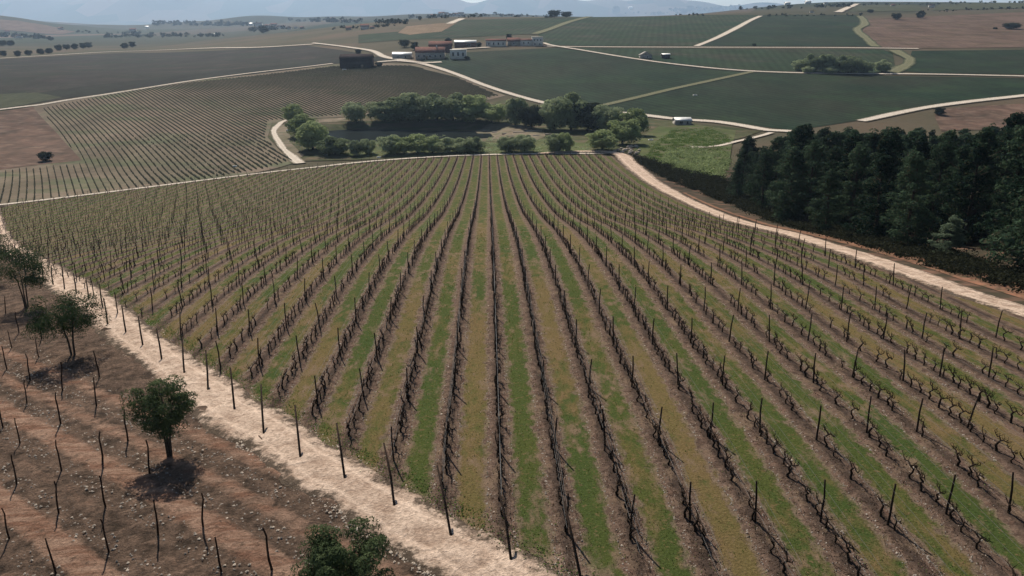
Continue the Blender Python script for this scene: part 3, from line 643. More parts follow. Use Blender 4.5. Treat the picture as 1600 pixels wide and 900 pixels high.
for y, x, u, dx in cand:
    z = h1(x, y); vt = outline(u) + (rng.uniform(-4, 26) if dx > 14 else rng.uniform(10, 90)) ; rz = ray(u, vt)[1]
    hmax = 20 + y * rz - z; hgt = min(hmax, rng.uniform(12.5, 17.5)) if y < 90 else min(hmax, rng.uniform(10.5, 17))
    if u > 1480 and dx > 9: hgt = hmax * rng.uniform(.9, 1.06)
    hgt = min(hgt, 19)
    if hgt < 5: continue
    if dx < 11: nf += 1; lab = '%s pine from the right along the forest edge beside the dirt road' % ordn(nf)
    elif vt < outline(u) + 12 and hgt == hmax: ns += 1; lab = '%s tall pine from the near end of the forest skyline on the right' % ordn(ns)
    else: lab = 'dark pine inside the forest, %s the small pale pine, %s' % ('left of' if u < 1440 else ('behind' if u < 1520 else 'right of'), 'short crown among neighbours' if hgt < 12 else 'tall crown among neighbours')
    i = int(rng.integers(5)); s_ = (hgt / 12 * rng.uniform(.95, 1.25),) * 2 + (hgt / 12.3,)
    if i not in first:
        o = thing('pine_tree', lab, 'tree', (x, y, z), rng.uniform(0, 6.3), 'dark pines of the forest'); o.scale = s_
        obj('crown', PINE[i][0], o); obj('trunk', PINE[i][1], o); first[i] = o
    else: copy_tree(first[i], (x, y, z), rng.uniform(0, 6.3), s_, lab, 'dark pines of the forest')
# young pines in front of the forest
x, y, z = at(1480, 404); o = thing('pine_tree', 'small pale young pine standing alone before the black forest edge', 'tree', (x, y, z), 1., 'pines standing apart'); o.scale = (.62, .62, .36)
pale = PINE[1][0].copy(); pale.materials.clear(); pale.materials.append(M['pale_needles']); obj('crown', pale, o); obj('trunk', PINE[1][1], o)
for (u, v, h_, lb) in ((1168, 250, 7.5, 'slim dark pine at the left tip of the forest by the meadow'),):
    x, y, z = at(u, v); copy_tree(first[0], (x, y, z), 1., (h_ / 12 * 1.5,) * 2 + (h_ / 12,), lb, 'pines standing apart')
# olive trees
def olive(label, loc, h, wd, dark='olive_leaves'):
    o = thing('olive_tree', label, 'tree', loc, rng.uniform(0, 6.3), 'olive trees beside the dirt road')
    wx, wy = wd * rng.uniform(.33, .43, 2); p = crown_points(15000, wx, wy, h * .32, h * .60, 50, wd * .125, .25); p[0][:, 2] += .04 * h * np.sin(p[0][:, 0] * 1.7 + rng.uniform(0, 6))
    obj('crown', npmesh('crown', *leaves(p, .032, 2.), dark), o); a = Acc()
    for i in range(3):
        an = i * 2.1 + rng.uniform(0, 1); d = np.array([math.cos(an), math.sin(an), 0]) * .35
        tube(a, [d * .3 + (0, 0, -.1), d * .5 + (0, 0, h * .22), d * 1.1 + (rng.normal(0, .1), 0, h * .45), d * 2 + (0, 0, h * .7)], [.075, .06, .045, .02], 6)
    obj('trunk', a.mesh('trunk', 'bark'), o)
olive('round dark olive tree with its trunk by the wide bright road bend', at(265, 712), 4.3, 4.1)
olive('dark olive tree, middle one of the row left of the road', at(115, 556), 4.9, 6.0)
olive('dark olive tree behind the middle one, left of the road', at(42, 482), 5.6, 6.8)
olive('olive tree cut off by the left edge beside the road', at(-14, 448), 6.2, 7.0)
x, y, z = at(545, 960); olive('dark olive crown cut off by the bottom edge beside the road', (x, y, z), 3.6, 4.2)
# willows and bushes round the pond
WIL = {}
for mt in ('willow_leaves', 'willow_grey', 'far_tree_leaves'):
    L = []
    for i in range(3):
        p, o_ = crown_points(7500, .38, .38, .38, .42, 46, .155, .3); p[:, 2] = np.abs(p[:, 2]); p = (p, o_)
        L.append((npmesh('crown', *leaves(p, .021, 1.4), mt), trunk_mesh(.6, .025, 8, .3, .9)))
    WIL[mt] = L
protos = {}
def bush(name, label, u, v, wpx, hpx, mt, group, cat='tree'):
    x, y, z = at(u, v); m = y / FOC * 1.0; w_, h_ = wpx * m, hpx * m * 1.02; i = int(rng.integers(3)); key = (name, mt, i)
    if key not in protos:
        o = thing(name, label, cat, (x, y, z), rng.uniform(0, 6.3), group); o.scale = (w_, w_, h_)
        obj('crown', WIL[mt][i][0], o); obj('trunk', WIL[mt][i][1], o); protos[key] = o; return o
    return copy_tree(protos[key], (x, y, z), rng.uniform(0, 6.3), (w_, w_, h_), label, group)
G1 = 'willows and bushes round the pond'
for (u, v, w_, h_, mt, lb) in [
    (460, 192, 32, 30, 'willow_leaves', 'pale green rounded willow, farthest of the left cluster by the pond'),
    (473, 216, 44, 38, 'willow_leaves', 'pale green willow in the middle of the left pond cluster'),
    (489, 234, 48, 46, 'willow_leaves', 'large willow at the near side of the left pond cluster'),
    (524, 242, 46, 30, 'willow_grey', 'low rounded bush beside the headland corner left of the pond'),
    (557, 243, 22, 26, 'willow_grey', 'small rounded bush, left of the pair on the near pond bank'),
    (575, 241, 22, 26, 'willow_grey', 'small rounded bush, right of the pair on the near pond bank'),
    (555, 191, 36, 33, 'willow_grey', 'single rounded tree at the left end of the far pond bank'),
    (602, 190, 44, 34, 'willow_grey', '1st tree from the left in the long row behind the pond'),
    (628, 189, 46, 42, 'willow_grey', '2nd tree from the left in the long row behind the pond'),
    (655, 189, 48, 46, 'willow_grey', '3rd tree from the left in the long row behind the pond'),
    (682, 189, 44, 43, 'willow_grey', '4th tree from the left in the long row behind the pond'),
    (708, 189, 46, 44, 'willow_grey', '5th tree from the left in the long row behind the pond'),
    (738, 190, 46, 42, 'willow_leaves', '6th tree from the left in the long row behind the pond'),
    (768, 192, 36, 32, 'willow_leaves', '7th and last tree of the long row behind the pond'),
    (806, 196, 34, 46, 'willow_grey', 'tall dark tree between the pond row and the white road'),
    (830, 202, 40, 40, 'far_tree_leaves', 'dark rounded tree just left of the gap towards the white road'),
    (866, 203, 44, 54, 'willow_grey', 'tall tree just right of the gap towards the white road'),
    (892, 204, 46, 60, 'willow_grey', 'tallest tree of the dark clump right of the pond'),
    (918, 205, 44, 48, 'far_tree_leaves', 'tree right of the tallest one in the dark clump'),
    (943, 206, 40, 45, 'willow_grey', 'tree near the right end of the dark clump by the road'),
    (960, 204, 24, 34, 'far_tree_leaves', 'last small tree at the right end of the dark clump'),
    (941, 235, 46, 34, 'willow_leaves', 'low light green willow left of the white stone pile'),
    (972, 226, 50, 44, 'willow_leaves', 'bright green willow behind the white stone pile'),
    (992, 212, 42, 44, 'willow_leaves', 'tall bright green willow beside the green meadow'),
    (612, 241, 30, 32, 'willow_grey', '1st bush from the left in the near bank hedge'),
    (632, 241, 28, 30, 'willow_leaves', '2nd bush from the left in the near bank hedge'),
    (653, 240, 32, 32, 'willow_leaves', '3rd bush from the left in the near bank hedge'),
    (676, 240, 28, 28, 'willow_leaves', '4th bush from the left in the near bank hedge'),
    (700, 239, 30, 26, 'willow_grey', '5th bush from the left in the near bank hedge'),
    (722, 239, 28, 24, 'willow_grey', '6th bush from the left in the near bank hedge'),
    (740, 239, 26, 26, 'willow_grey', '7th bush from the left in the near bank hedge'),
    (795, 238, 34, 26, 'willow_grey', 'rounded bush in front of the white logs, left one'),
    (820, 238, 34, 30, 'willow_grey', 'rounded bush in front of the white logs, right one'),
    (868, 238, 30, 30, 'willow_grey', 'bush between the logs and the headland track, left one'),
    (884, 238, 24, 32, 'willow_leaves', 'bush between the logs and the headland track, right one')]:
    bush('willow_tree' if h_ > 32 else 'bush', lb, u, v, w_ * (1.6 if 'row behind' in lb or 'hedge' in lb or 'dark clump' in lb else 1.3), h_ * 1.1, mt, G1, 'tree' if h_ > 32 else 'bush')
G2 = 'bushes of the round thicket in the right fields'
for i, (u, v, w_, h_) in enumerate([(1250, 110, 30, 18), (1268, 112, 34, 30), (1288, 113, 36, 32), (1310, 114, 36, 30), (1330, 114, 40, 30), (1350, 114, 34, 22), (1378, 113, 30, 22), (1298, 115, 30, 14), (1262, 114, 26, 12)]):
    bush('bush', '%s bush of the rounded thicket in the right fields, counted from the left' % ordn(i + 1), u, v, w_, h_, 'willow_grey', G2, 'bush')
G3 = 'scattered trees among the fields'
for u, v, w_, h_, lb in [(560, 84, 12, 8, 'dark bush behind the left end of the brown barn'), (592, 104, 14, 8, 'low bush right of the brown barn beside the road'), (648, 78, 16, 14, 'dark tree behind the long farmhouse, left one'), (700, 70, 14, 12, 'dark tree behind the farmhouse, beside the open shed'), (748, 74, 12, 9, 'bush between the shed and the long white house'), (795, 62, 12, 10, 'tree rising behind the red tiled house'), (660, 96, 10, 5, 'small shrub in front of the long farmhouse wall'), (730, 93, 10, 6, 'small shrub right of the white house'), (1400, 31, 18, 12, 'small green tree at the top edge of the ploughed field'), (1438, 29, 14, 14, 'brownish bare tree at the top edge of the ploughed field'), (1580, 46, 30, 12, 'dark low bush alone on the reddish ploughed field'),
    (1360, 20, 12, 6, 'tiny bush on the pale field below the horizon'), (1178, 72, 8, 5, 'tiny dark bush at the junction of two white tracks'), (962, 22, 14, 14, 'single tree at the top of the central field'), (1068, 22, 16, 10, 'dark bush above the central field on the right'), (1078, 18, 14, 10, 'bush on the ridge right of the ridge track'),
    (72, 252, 26, 18, 'dark bush on the bare plot at the left edge'), (1467, 180, 22, 14, 'round dark tree just below the track right of the forest top'), (632, 74, 20, 14, 'pale grey tree behind the left wing of the farmhouse'), (656, 32, 6, 8, 'tiny conifer on the far ridge'),
    (412, 52, 20, 14, 'big round tree beside the hazy village on the left'), (1555, 46, 8, 4, 'small shrub left of the dark low bush'), (866, 28, 24, 14, 'dark tree clump left part on the central ridge'), (885, 27, 22, 10, 'dark tree clump right part on the central ridge')]:
    bush('field_tree', lb, u, v, w_, h_, 'far_tree_leaves', G3)
for i, (u, v) in enumerate([(6, 88), (28, 88), (45, 87), (64, 85), (77, 84), (92, 79), (104, 78), (117, 77), (130, 76), (139, 75), (195, 76), (207, 74), (5, 72), (17, 72)]):
    bush('roadside_tree', '%s small round tree from the left along the upper left track' % ordn(i + 1) if i < 10 else ('small round tree of the pair above the upper left track, %s one' % ('left' if i == 10 else 'right') if i < 12 else 'tiny tree above the track, %s from the left edge' % ('first' if i == 12 else 'second')), u, v, 13, 10, 'far_tree_leaves', 'small round trees along the upper left track')
# tree belts far away: a mass each
def belt(name, uv0, uv1, n, hm, label):
    a = Acc()
    for i in range(n):
        t = rng.random(); x, y, z = at(uv0[0] + (uv1[0] - uv0[0]) * t, uv0[1] + (uv1[1] - uv0[1]) * t + rng.uniform(-1.5, 1.5)); h = hm * rng.uniform(.4, 1.1); m = y / FOC
        p, o_ = crown_points(60, h * m * .6, h * m * .5, h * m * .4, h * m * .36, 6, h * m * .3); a.add(*leaves((p + (x, y, z), o_), h * m * .16, 1.3))
    obj(name, a.mesh(name, 'far_tree_leaves'), kind='stuff', label=label, category='woodland')
belt('distant_wood', (160, 58), (350, 56), 70, 6, 'flat dark belt of trees across the hazy plain on the left')
belt('distant_wood', (230, 38), (400, 40), 60, 7, 'bluish wooded ridge in the haze on the upper left')
belt('distant_wood', (450, 33), (640, 36), 60, 7, 'dark wooded ridge on the hazy skyline left of centre')
belt('distant_wood', (640, 28), (760, 26), 40, 6, 'trees around the hilltop hamlet on the skyline')
belt('distant_wood', (1040, 17), (1330, 10), 70, 6, 'dark wooded ridge on the skyline right of centre')
belt('distant_wood', (380, 50), (450, 44), 26, 7, 'dark trees around the hazy village left of centre')
belt('distant_wood', (760, 24), (860, 27), 26, 5, 'dark trees along the skyline left of the central ridge')
belt('distant_wood', (120, 50), (240, 54), 20, 5, 'scattered dark trees on the plain below the left hill')
belt('distant_wood', (975, 21), (1100, 24), 26, 5, 'broken hedge of dark trees along the top of the central field')
belt('distant_wood', (1195, 25), (1345, 24), 30, 4, 'dark hedge line along the top of the right dark field')
belt('distant_wood', (520, 45), (620, 41), 22, 5, 'thin dark hedge crossing the hazy plain left of the stubble field')
belt('distant_wood', (1440, 18), (1600, 14), 26, 4, 'dark hedge between the ploughed field and the top right plot')
belt('distant_wood', (0, 56), (80, 62), 40, 7, 'dark slope of trees on the hill at the far left')
belt('distant_wood', (1330, 9), (1600, 4), 40, 4, 'thin hedge line along the top right fields')

# ------------------------------------------------------------------ buildings
def part(name, a, mat, parent, **k): return obj(name, a.mesh(name, mat), parent, **k)
def gable(a, x0, x1, y0, y1, z, rise, over=.3, th=.18, axis='x'):
    """two pitched slabs, ridge along x or y"""
    if axis == 'x':
        ym = (y0 + y1) / 2
        for ye in (y0 - over, y1 + over):
            a.add([(x0-over, ye, z-.1), (x1+over, ye, z-.1), (x1+over, ym, z+rise), (x0-over, ym, z+rise), (x0-over, ye, z-.1+th), (x1+over, ye, z-.1+th), (x1+over, ym, z+rise+th), (x0-over, ym, z+rise+th)], BF)
    else:
        xm = (x0 + x1) / 2
        for xe in (x0 - over, x1 + over):
            a.add([(xe, y0-over, z-.1), (xm, y0-over, z+rise), (xm, y1+over, z+rise), (xe, y1+over, z-.1), (xe, y0-over, z-.1+th), (xm, y0-over, z+rise+th), (xm, y1+over, z+rise+th), (xe, y1+over, z-.1+th)], BF)
def house(name, label, u, v, wpx, hpx, depth, wall, roofm, rise=1.6, wins=(), door=None, rz=0, group=None, axis='x', chimney=False, flat=False):
    x, y, z = at(u, v); m = y / FOC; W_, H_ = wpx * m * .95, hpx * m * .84
    o = thing(name, label, 'building', (x, y + depth / 2, z), rz, group)
    wz = H_ - rise; a = Acc(); hx, hy = W_ / 2, depth / 2
    box(a, -hx, hx, -hy, hy, -1.2, wz)
    if not flat:
        if axis == 'x':
            for s in (-1, 1): a.add([(s*hx, -hy, wz), (s*hx, hy, wz), (s*hx, 0, wz+rise-.02), (s*(hx-.2), 0, wz+rise-.02)], [(0, 1, 2, 3)])
        else:
            for s in (-1, 1): a.add([(-hx, s*hy, wz), (hx, s*hy, wz), (0, s*hy, wz+rise-.02), (-.05, s*hy, wz+rise-.02)], [(0, 1, 2, 3)])
    part('wall', a, wall, o); r = Acc()
    if flat: box(r, -hx-.2, hx+.2, -hy-.2, hy+.2, wz + .003, wz + .25)
    else: gable(r, -hx, hx, -hy, hy, wz, rise, axis=axis)
    ro = part('roof', r, roofm, o)
    if chimney: part('chimney', box(Acc(), hx*.4, hx*.4+.7, -.35, .35, wz, wz+rise+1.1), 'plaster', ro)
    for (fx, z0, w_, h_) in wins:
        cx_ = -hx + fx * W_; zz = z0 * wz
        f = Acc(); box(f, cx_-w_/2-.1, cx_+w_/2+.1, -hy-.09, -hy-.003, zz-.1, zz+h_+.1); fo = part('window', f, 'grey_sheet', o)
        part('pane', box(Acc(), cx_-w_/2, cx_+w_/2, -hy-.12, -hy-.093, zz, zz+h_), 'window_dark', fo)
    if door: part('door', box(Acc(), -hx+door*W_-.7, -hx+door*W_+.7, -hy-.1, -hy-.003, 0, 2.2), 'timber', o)
    return o
GF = 'farm buildings beside the white road'
house('barn', 'dark brown windowless barn beside the white road left of the farmhouse', 556, 107, 50, 24, 12, 'dark_metal', 'dark_metal', 2.2, group=GF, door=.7)
house('farmhouse_wing', 'low left wing with pale hipped shed in front of the farmhouse', 628, 92, 30, 11, 7, 'dirty_plaster', 'grey_sheet', 1.5, ((.3, .3, .8, .9), (.7, .3, .8, .9)), group=GF)
house('farmhouse', 'long farmhouse with brown tiled roof and plastered walls by the road', 672, 93, 46, 21, 10, 'dirty_plaster', 'roof_tile', 3.2, ((.12, .35, .9, 1.3), (.3, .35, .9, 1.3), (.5, .35, .9, 1.3), (.68, .35, .9, 1.3), (.86, .35, .9, 1.3)), .4, group=GF, chimney=True)
house('storehouse', 'tall dark red roofed block behind the long farmhouse', 688, 82, 36, 19, 10, 'roof_tile', 'roof_tile', 3, ((.3, .6, .8, 1), (.7, .6, .8, 1)), group=GF)
house('white_house', 'white house with three tall windows at the right end of the farmhouse', 716, 93, 26, 17, 9, 'plaster', 'plaster', .3, ((.2, .38, 1.1, 2.2), (.5, .38, 1.1, 2.2), (.8, .38, 1.1, 2.2)), group=GF, flat=True)
house('shed', 'open shed with light sheet roof behind the white house', 727, 75, 34, 13, 8, 'roof_tile', 'grey_sheet', 1.4, ((.65, .35, 3, 1.4),), group=GF)
house('long_house', 'grey white house with a row of windows in the middle of the hamlet', 775, 73, 32, 13, 8, 'plaster', 'roof_tile', 1.2, ((.15, .35, .8, 1.5), (.38, .35, .8, 1.5), (.62, .35, .8, 1.5), (.85, .35, .8, 1.5)), group=GF)
house('tiled_house', 'red tiled house between the grey white house and white block', 803, 72, 20, 14, 9, 'dirty_plaster', 'roof_tile', 2.4, ((.5, .4, .8, 1),), group=GF)
house('white_house', 'lower white house with two windows joined to the tall block', 822, 72, 18, 12, 8, 'plaster', 'roof_tile', .9, ((.3, .45, .7, 1), (.7, .45, .7, 1)), group=GF)
house('white_block', 'tall white block with two rows of windows at the hamlet end', 840, 72, 17, 16, 8, 'plaster', 'plaster', .3, ((.2, .6, .8, 1), (.5, .6, .8, 1), (.8, .6, .8, 1), (.25, .15, .8, 1), (.7, .15, .8, 1)), group=GF, flat=True)
house('ruin', 'small grey ruined cottage beside the middle field track', 1010, 92, 18, 12, 7, 'dirty_plaster', 'dirty_plaster', 2, ((.6, .3, .8, 1),), group='small field buildings', axis='y')
house('field_shed', 'low dark shed with white roof right of the ruined cottage', 1041, 92, 12, 9, 5, 'dark_metal', 'white_paint', .6, group='small field buildings')
house('field_hut', 'pale blue grey hut beside the white road above the meadow', 1068, 196, 26, 13, 6, 'dirty_plaster', 'grey_sheet', 1, ((.35, .4, 1.4, 1.1), (.75, .3, .8, 1.2)), group='small field buildings')
x, y, z = at(1065, 197)
# hazy villages
vl = [(95, 47), (208, 50), (230, 44), (338, 56), (392, 40), (405, 41), (418, 43), (428, 42), (432, 46), (436, 45), (443, 44), (452, 46), (462, 45), (472, 45), (520, 31), (545, 47), (570, 46), (690, 24), (697, 24), (704, 25), (712, 25), (800, 25), (1150, 13), (1230, 8), (1262, 6), (1268, 20), (1290, 7), (1395, 10), (1455, 12), (12, 52), (582, 45), (677, 27), (30, 60), (720, 25), (985, 14)]
hp = []
for i in range(4):
    a = Acc(); box(a, -.5, .5, -.35, .35, -.1, .42); r = Acc(); gable(r, -.5, .5, -.35, .35, .42, .16, .03, .03); hp.append((a.mesh('wall', ['plaster', 'dirty_plaster', 'plaster', 'white_paint'][i]), r.mesh('roof', ['roof_tile', 'roof_tile', 'dark_metal', 'grey_sheet'][i])))
vl.sort(); side = 'left'
for j, (u, v) in enumerate(vl):
    x, y, z = at(u, v); s_ = y / FOC * rng.uniform(5, 9) * (2.2 if u in (570,) else 1)
    o = thing('distant_house', 'tiny pale house in the hazy distance, %s of all counted from the left' % ordn(j + 1), 'building', (x, y, z), rng.uniform(-.4, .4), 'tiny distant houses', s_)
    m = hp[rng.integers(4)]; obj('wall', m[0], o); obj('roof', m[1], o)
# walls and piles by the pond
def rock_mesh(name, mat, seed):
    r = np.random.default_rng(seed); t = [(math.cos(a) * rr, math.sin(a) * rr, zz) for zz, rr in ((-.3, .8), (.15, 1), (.55, .6)) for a in np.arange(6) / 6 * 6.283]
    V = np.array(t) * r.uniform(.75, 1.25, (18, 3)); V = np.vstack([V, [V[12:].mean(0) + (0, 0, .12)]]); F = [(i*6+j, i*6+(j+1) % 6, (i+1)*6+(j+1) % 6, (i+1)*6+j) for i in range(2) for j in range(6)] + [(12, 13, 14, 18), (14, 15, 16, 18), (16, 17, 12, 18)]
    return V, np.array(F)
RK = [rock_mesh('rock', 'rock', i) for i in range(6)]
RM = [npmesh('boulder', V_, F_, 'white_stone') for V_, F_ in RK]
for j in range(34):
    u, v = rng.uniform(958, 1002), rng.uniform(228, 241); v = max(v, 240 - (u - 950) * .3)
    x, y, z = at(u, v); thing('boulder', 'pale boulder of the stone pile at the road corner by the pond', 'boulder', (x, y, z + rng.uniform(0, .5)), rng.uniform(0, 6), 'boulders of the stone pile', rng.uniform(.35, .8), RM[rng.integers(6)])
lg = [(812, 208, 20, 0), (835, 206, 24, .05), (790, 210, 12, .5), (838, 213, 10, .1), (856, 211, 9, 0), (775, 208, 12, -.4), (760, 205, 12, .3), (797, 214, 10, .3)]
for j, (u, v, L, r) in enumerate(lg):
    x, y, z = at(u, v); l = L * y / FOC; a = Acc(); tube(a, [(-l/2, 0, .3), (0, .1, .33), (l/2, 0, .3)], [.28, .26, .2], 6)
    thing('felled_log', 'bleached felled log lying on the pond bank, %s from the left' % ordn(sorted(q[0] for q in lg).index(u) + 1), 'log', (x, y, z), r, 'bleached logs on the pond bank', 1, a.mesh('felled_log', 'white_stone'))
# trough, white signboard etc.
for (u, v, wpx, lb) in ((451, 205, 7, 'small white trough by the pale track left of the willows'), (592, 247, 6, 'small whitish trough on the near pond bank by the headland'), (538, 110, 6, 'small white tank in front of the dark barn'), (1086, 150, 6, 'white trough standing alone in the dark green field'), (1017, 220, 7, 'white trough at the left side of the green meadow'), (367, 261, 6, 'white bag on the grass above the headland track')):
    x, y, z = at(u, v); s_ = wpx * y / FOC; a = Acc(); h_ = s_ * .35; th = s_ * .06
    box(a, -s_/2, s_/2, -s_/4, -s_/4+th, 0, h_); box(a, -s_/2, s_/2, s_/4-th, s_/4, 0, h_); box(a, -s_/2, -s_/2+th, -s_/4+th, s_/4-th, 0, h_); box(a, s_/2-th, s_/2, -s_/4+th, s_/4-th, 0, h_); box(a, -s_/2+th, s_/2-th, -s_/4+th, s_/4-th, 0, h_*.7)
    thing('trough', lb, 'trough', (x, y, z), .2, 'small white objects in the fields', 1, a.mesh('trough', 'white_paint'))

# ------------------------------------------------------------------ ground cover
def scatter_leaves(name, pts, size, mat, label, stretch=1.4, cat='plants'):
    obj(name, npmesh(name, *leaves(pts, size, stretch), mat), kind='stuff', label=label, category=cat)
def on_ground(x, y, dz): return np.column_stack([x, y, H(x, y) + dz])
# grass in the lanes
n = 90000; y = 22 + (rng.random(n) ** 1.5) * 75; x = rng.uniform(-.62, .62, n) * (y + 4); t = ((x - X0) / S) % 1; lane = 1 - abs(t - .5) * 2
kx = np.floor((x - X0) / S).astype(int); tn = np.array([TONE.get(int(q), .5) for q in range(-60, 40)])[np.clip(kx + 60, 0, 99)]
ok = (lane + rng.normal(0, .2, n) > .50) & (x < 34) & (y > near_edge(x) + .5) & (rng.random(n) > tn * .75)
x, y = x[ok], y[ok]; m = len(x); s_ = (.016 + y * .0005)[:, None] * rng.uniform(.6, 1.5, (m, 1)); b = on_ground(x, y, .035 + y * .0005)
d = rvec(m); d[:, 2] = 0; up = np.column_stack([rng.normal(0, .5, m), rng.normal(0, .5, m), np.ones(m)])
V = np.stack([b - d * s_ * .5, b + d * s_ * .5, b + up * s_ * 2.2], 1).reshape(-1, 3)
obj('grass', npmesh('grass', V, np.arange(3 * m).reshape(-1, 3), 'grass_blades'), kind='stuff', label='short green grass growing in the lanes between the vine rows', category='grass')
# clods, prunings and stones in the soil strips and on the stony ground
def stones(name, X, Y, size, mat, label, dz=.04, cat='stones'):
    A_ = Acc(); Z = H(X, Y) + dz
    tv = np.array([(-1, -.6, -.4), (1, -.7, -.3), (.2, 1, -.4), (0, 0, .8)]); tf = np.array([(0, 1, 3), (1, 2, 3), (2, 0, 3)])
    m = len(X); an = rng.uniform(0, 6.3, m); c, s = np.cos(an), np.sin(an)
    V = tv[None] * size[:, None, None] * rng.uniform(.6, 1.3, (m, 1, 3)); Vx = V[..., 0] * c[:, None] - V[..., 1] * s[:, None]; Vy = V[..., 0] * s[:, None] + V[..., 1] * c[:, None]
    V = np.stack([Vx + X[:, None], Vy + Y[:, None], V[..., 2] + Z[:, None]], -1).reshape(-1, 3)
    F = (tf[None] + 4 * np.arange(m)[:, None, None]).reshape(-1, 3)
    obj(name, npmesh(name, V, F, mat), kind='stuff', label=label, category=cat)
n = 60000; y = 22 + rng.random(n) ** 1.4 * 60; x = rng.uniform(-.62, .62, n) * (y + 4); t = ((x - X0) / S) % 1; ok = (1 - abs(t - .5) * 2 < .48) & (x < 34) & (y > near_edge(x)); x, y = x[ok], y[ok]
stones('clods', x, y, rng.uniform(.012, .04, len(x)) * (1 + y / 80), 'rock', 'loose clods and gravel in the bare strips under the vines', .07, 'soil')
sel = rng.random(len(x)) < .035
stones('pale_stones', x[sel] + .03, y[sel], rng.uniform(.02, .055, sel.sum()), 'white_stone', 'scattered pale stones in the bare strips under the vines', .09)
n = 26000; y = 22 + rng.random(n) ** 1.3 * 50; x = rng.uniform(-.62, .62, n) * (y + 4); cl = np.sin(x * 2.1 + 3 * np.sin(y * .9)) + np.sin(y * 1.7 + x) ; ok = (cl + rng.normal(0, .5, n) > .9) & (x < 36) & (y > near_edge(x) - .3); x, y = x[ok], y[ok]
scatter_leaves('low_weeds', on_ground(x, y, .06 + rng.uniform(0, .06, len(x))), .022, 'herbs', 'small weeds scattered through the vine strips')
n = 30000; y = 22 + rng.random(n) ** 1.3 * 50; x = X0 + S * np.round((rng.uniform(-.62, .62, n) * (y + 4) - X0) / S) + rng.normal(0, .33, n); ok = (x < 34) & (y > near_edge(x) + .5); x, y = x[ok], y[ok]
scatter_leaves('leaf_litter', on_ground(x, y, .095 + rng.uniform(0, .02, len(x))), .028, 'litter', 'brown dead leaves lying under the vines', 1.4, 'leaves')
n = 2600; t = ((rng.uniform(22, 60, n)))
yy = t; xx = X0 + S * np.round((rng.uniform(-.6, .6, n) * yy - X0) / S) + rng.normal(0, .3, n); ok = (xx < 34) & (yy > near_edge(xx) + 1); a = Acc()
for X_, Y_ in zip(xx[ok], yy[ok]):
    l = rng.uniform(.15, .5); an = rng.normal(math.pi / 2, .6); z = h1(X_, Y_) + .12; tube(a, [(X_, Y_, z), (X_ + math.cos(an) * l * .5, Y_ + math.sin(an) * l * .5, z + rng.uniform(-.02, .06)), (X_ + math.cos(an) * l, Y_ + math.sin(an) * l, z)], .008, 3, False)
obj('prunings', a.mesh('prunings', 'vine_bark'), kind='stuff', label='cut vine prunings lying under the rows', category='twigs')
n = 26000; y = rng.uniform(20, 75, n) ** 1.0; x = rng.uniform(-45, 0, n); rx = np.interp(y, rl[:, 1], rl[:, 0]); s_ = x * RN[0] + y * RN[1]; ok = (x < rx + .8) & ((s_ > 20) | (np.abs(((s_ - 9.9) / 2.2) % 1 - .5) > .22)); x, y = x[ok], y[ok]
stones('rubble', x, y, rng.uniform(.02, .075, len(x)), 'rock', 'dark rubble covering the ground between the olive trees', .02)
sel = rng.random(len(x)) < .3
stones('pale_rubble', x[sel] + .05, y[sel], rng.uniform(.02, .07, sel.sum()), 'white_stone', 'pale stones scattered over the dark ground left of the road', .04)
n = 5000; y = rng.uniform(22, 95, n); cx_ = np.interp(y, [20.6, 25.6, 30.7, 37.1, 47.2, 66.4, 91.2], [4.2, .4, -4.3, -9.8, -18.1, -32.5, -50.2]); sd_ = np.where(rng.random(n) < .6, -1, 1); x = cx_ + sd_ * rng.normal(1.85, .3, n)
stones('road_edge_stones', x, y, rng.uniform(.02, .085, n), 'white_stone', 'pale stones and broken edges lining the dirt road', .04)
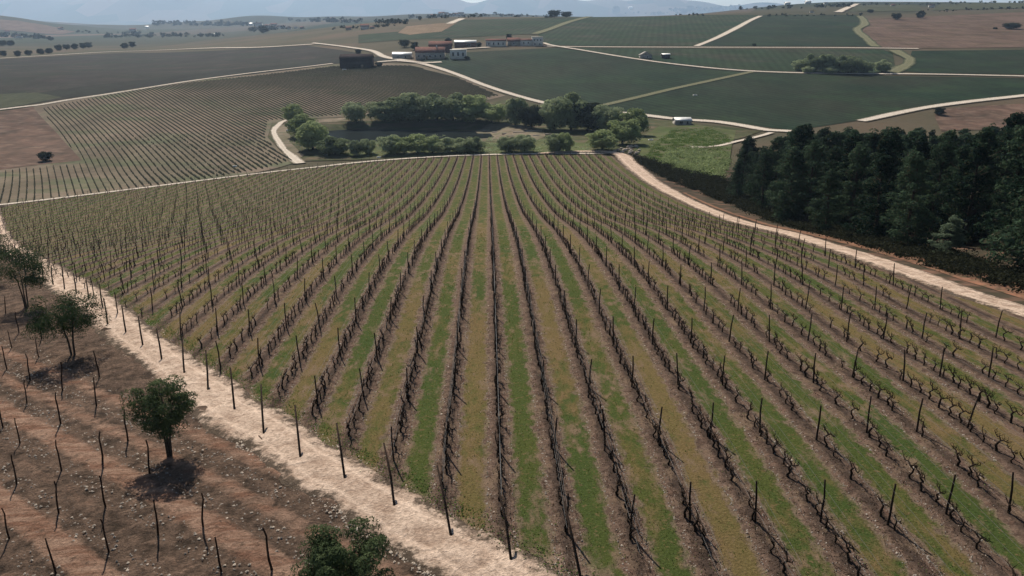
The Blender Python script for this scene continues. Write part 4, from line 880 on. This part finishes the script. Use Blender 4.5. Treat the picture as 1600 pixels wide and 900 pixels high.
# weeds along the road verge, scrub slope, meadow herbs
y = rng.uniform(24, 90, 9000); cx_ = np.interp(y, [20.6, 25.6, 30.7, 37.1, 47.2, 66.4, 91.2], [4.2, .4, -4.3, -9.8, -18.1, -32.5, -50.2]); x = cx_ + rng.normal(2.6, .45, 9000)
scatter_leaves('verge_weeds', on_ground(x, y, rng.uniform(.03, .14, 9000)), .035, 'herbs', 'low weeds on the verge between the road and the vines')
def patch(name, uvs, n, hgt, size, mat, label, clump=True):
    pl_ = np.array([p[:2] for p in W(*uvs)]); lo, hi = pl_.min(0), pl_.max(0)
    c = rng.uniform(lo, hi, (n // 30, 2)); c = c[inpoly(c[:, 0], c[:, 1], pl_)]; kx = rng.integers(0, len(c), n); r = rng.uniform(.25, 1.35, len(c))
    p = c[kx] + rng.normal(0, .55, (n, 2)) * r[kx][:, None]; z = H(p[:, 0], p[:, 1]) + rng.uniform(0, 1, n) * hgt * r[kx]
    scatter_leaves(name, np.column_stack([p, z]), size, mat, label)
patch('dark_scrub', ((985, 243), (1030, 258), (1080, 272), (1130, 282), (1170, 300), (1240, 352), (1200, 346), (1150, 324), (1100, 305), (1030, 275), (998, 258)), 70000, 1.3, .12, 'scrub', 'dark low scrub covering the bank right of the dirt road')
patch('forest_scrub', ((1200, 335), (1300, 362), (1420, 385), (1600, 430), (1640, 470), (1600, 462), (1450, 418), (1300, 373), (1200, 343)), 40000, .9, .10, 'scrub', 'brown and dark scrub between the road and the pines')
patch('meadow_bushes', ((1030, 262), (1040, 240), (1090, 235), (1140, 245), (1135, 282), (1080, 272)), 16000, 1.6, .14, 'willow_leaves', 'light green low bushes in rows on the lower meadow')
patch('meadow_herbs', ((1010, 250), (1020, 225), (1050, 205), (1110, 200), (1140, 215), (1140, 250), (1135, 282), (1080, 272), (1030, 258)), 60000, .6, .10, 'herbs', 'bright green herbs and low bushes covering the meadow')
patch('bank_herbs', ((500, 240), (600, 243), (700, 243), (950, 240), (950, 232), (820, 216), (700, 212), (540, 214)), 16000, .6, .15, 'willow_grey', 'rough grass and reeds on the near pond bank')

# ------------------------------------------------------------------ haze
hb = Acc(); box(hb, -8950, 8950, -70, 12800, -60, 420); hm = bpy.data.materials.new('haze'); hm.use_nodes = True; hm.node_tree.nodes.clear()
ho = hm.node_tree.nodes.new('ShaderNodeOutputMaterial'); hv = hm.node_tree.nodes.new('ShaderNodeVolumePrincipled')
hv.inputs['Color'].default_value = (.52, .72, 1, 1); hv.inputs['Density'].default_value = .00008; hv.inputs['Anisotropy'].default_value = .45
hm.node_tree.links.new(hv.outputs[0], ho.inputs['Volume'])
me = hb.mesh('haze', None); me.materials.append(hm); obj('haze', me, kind='stuff')
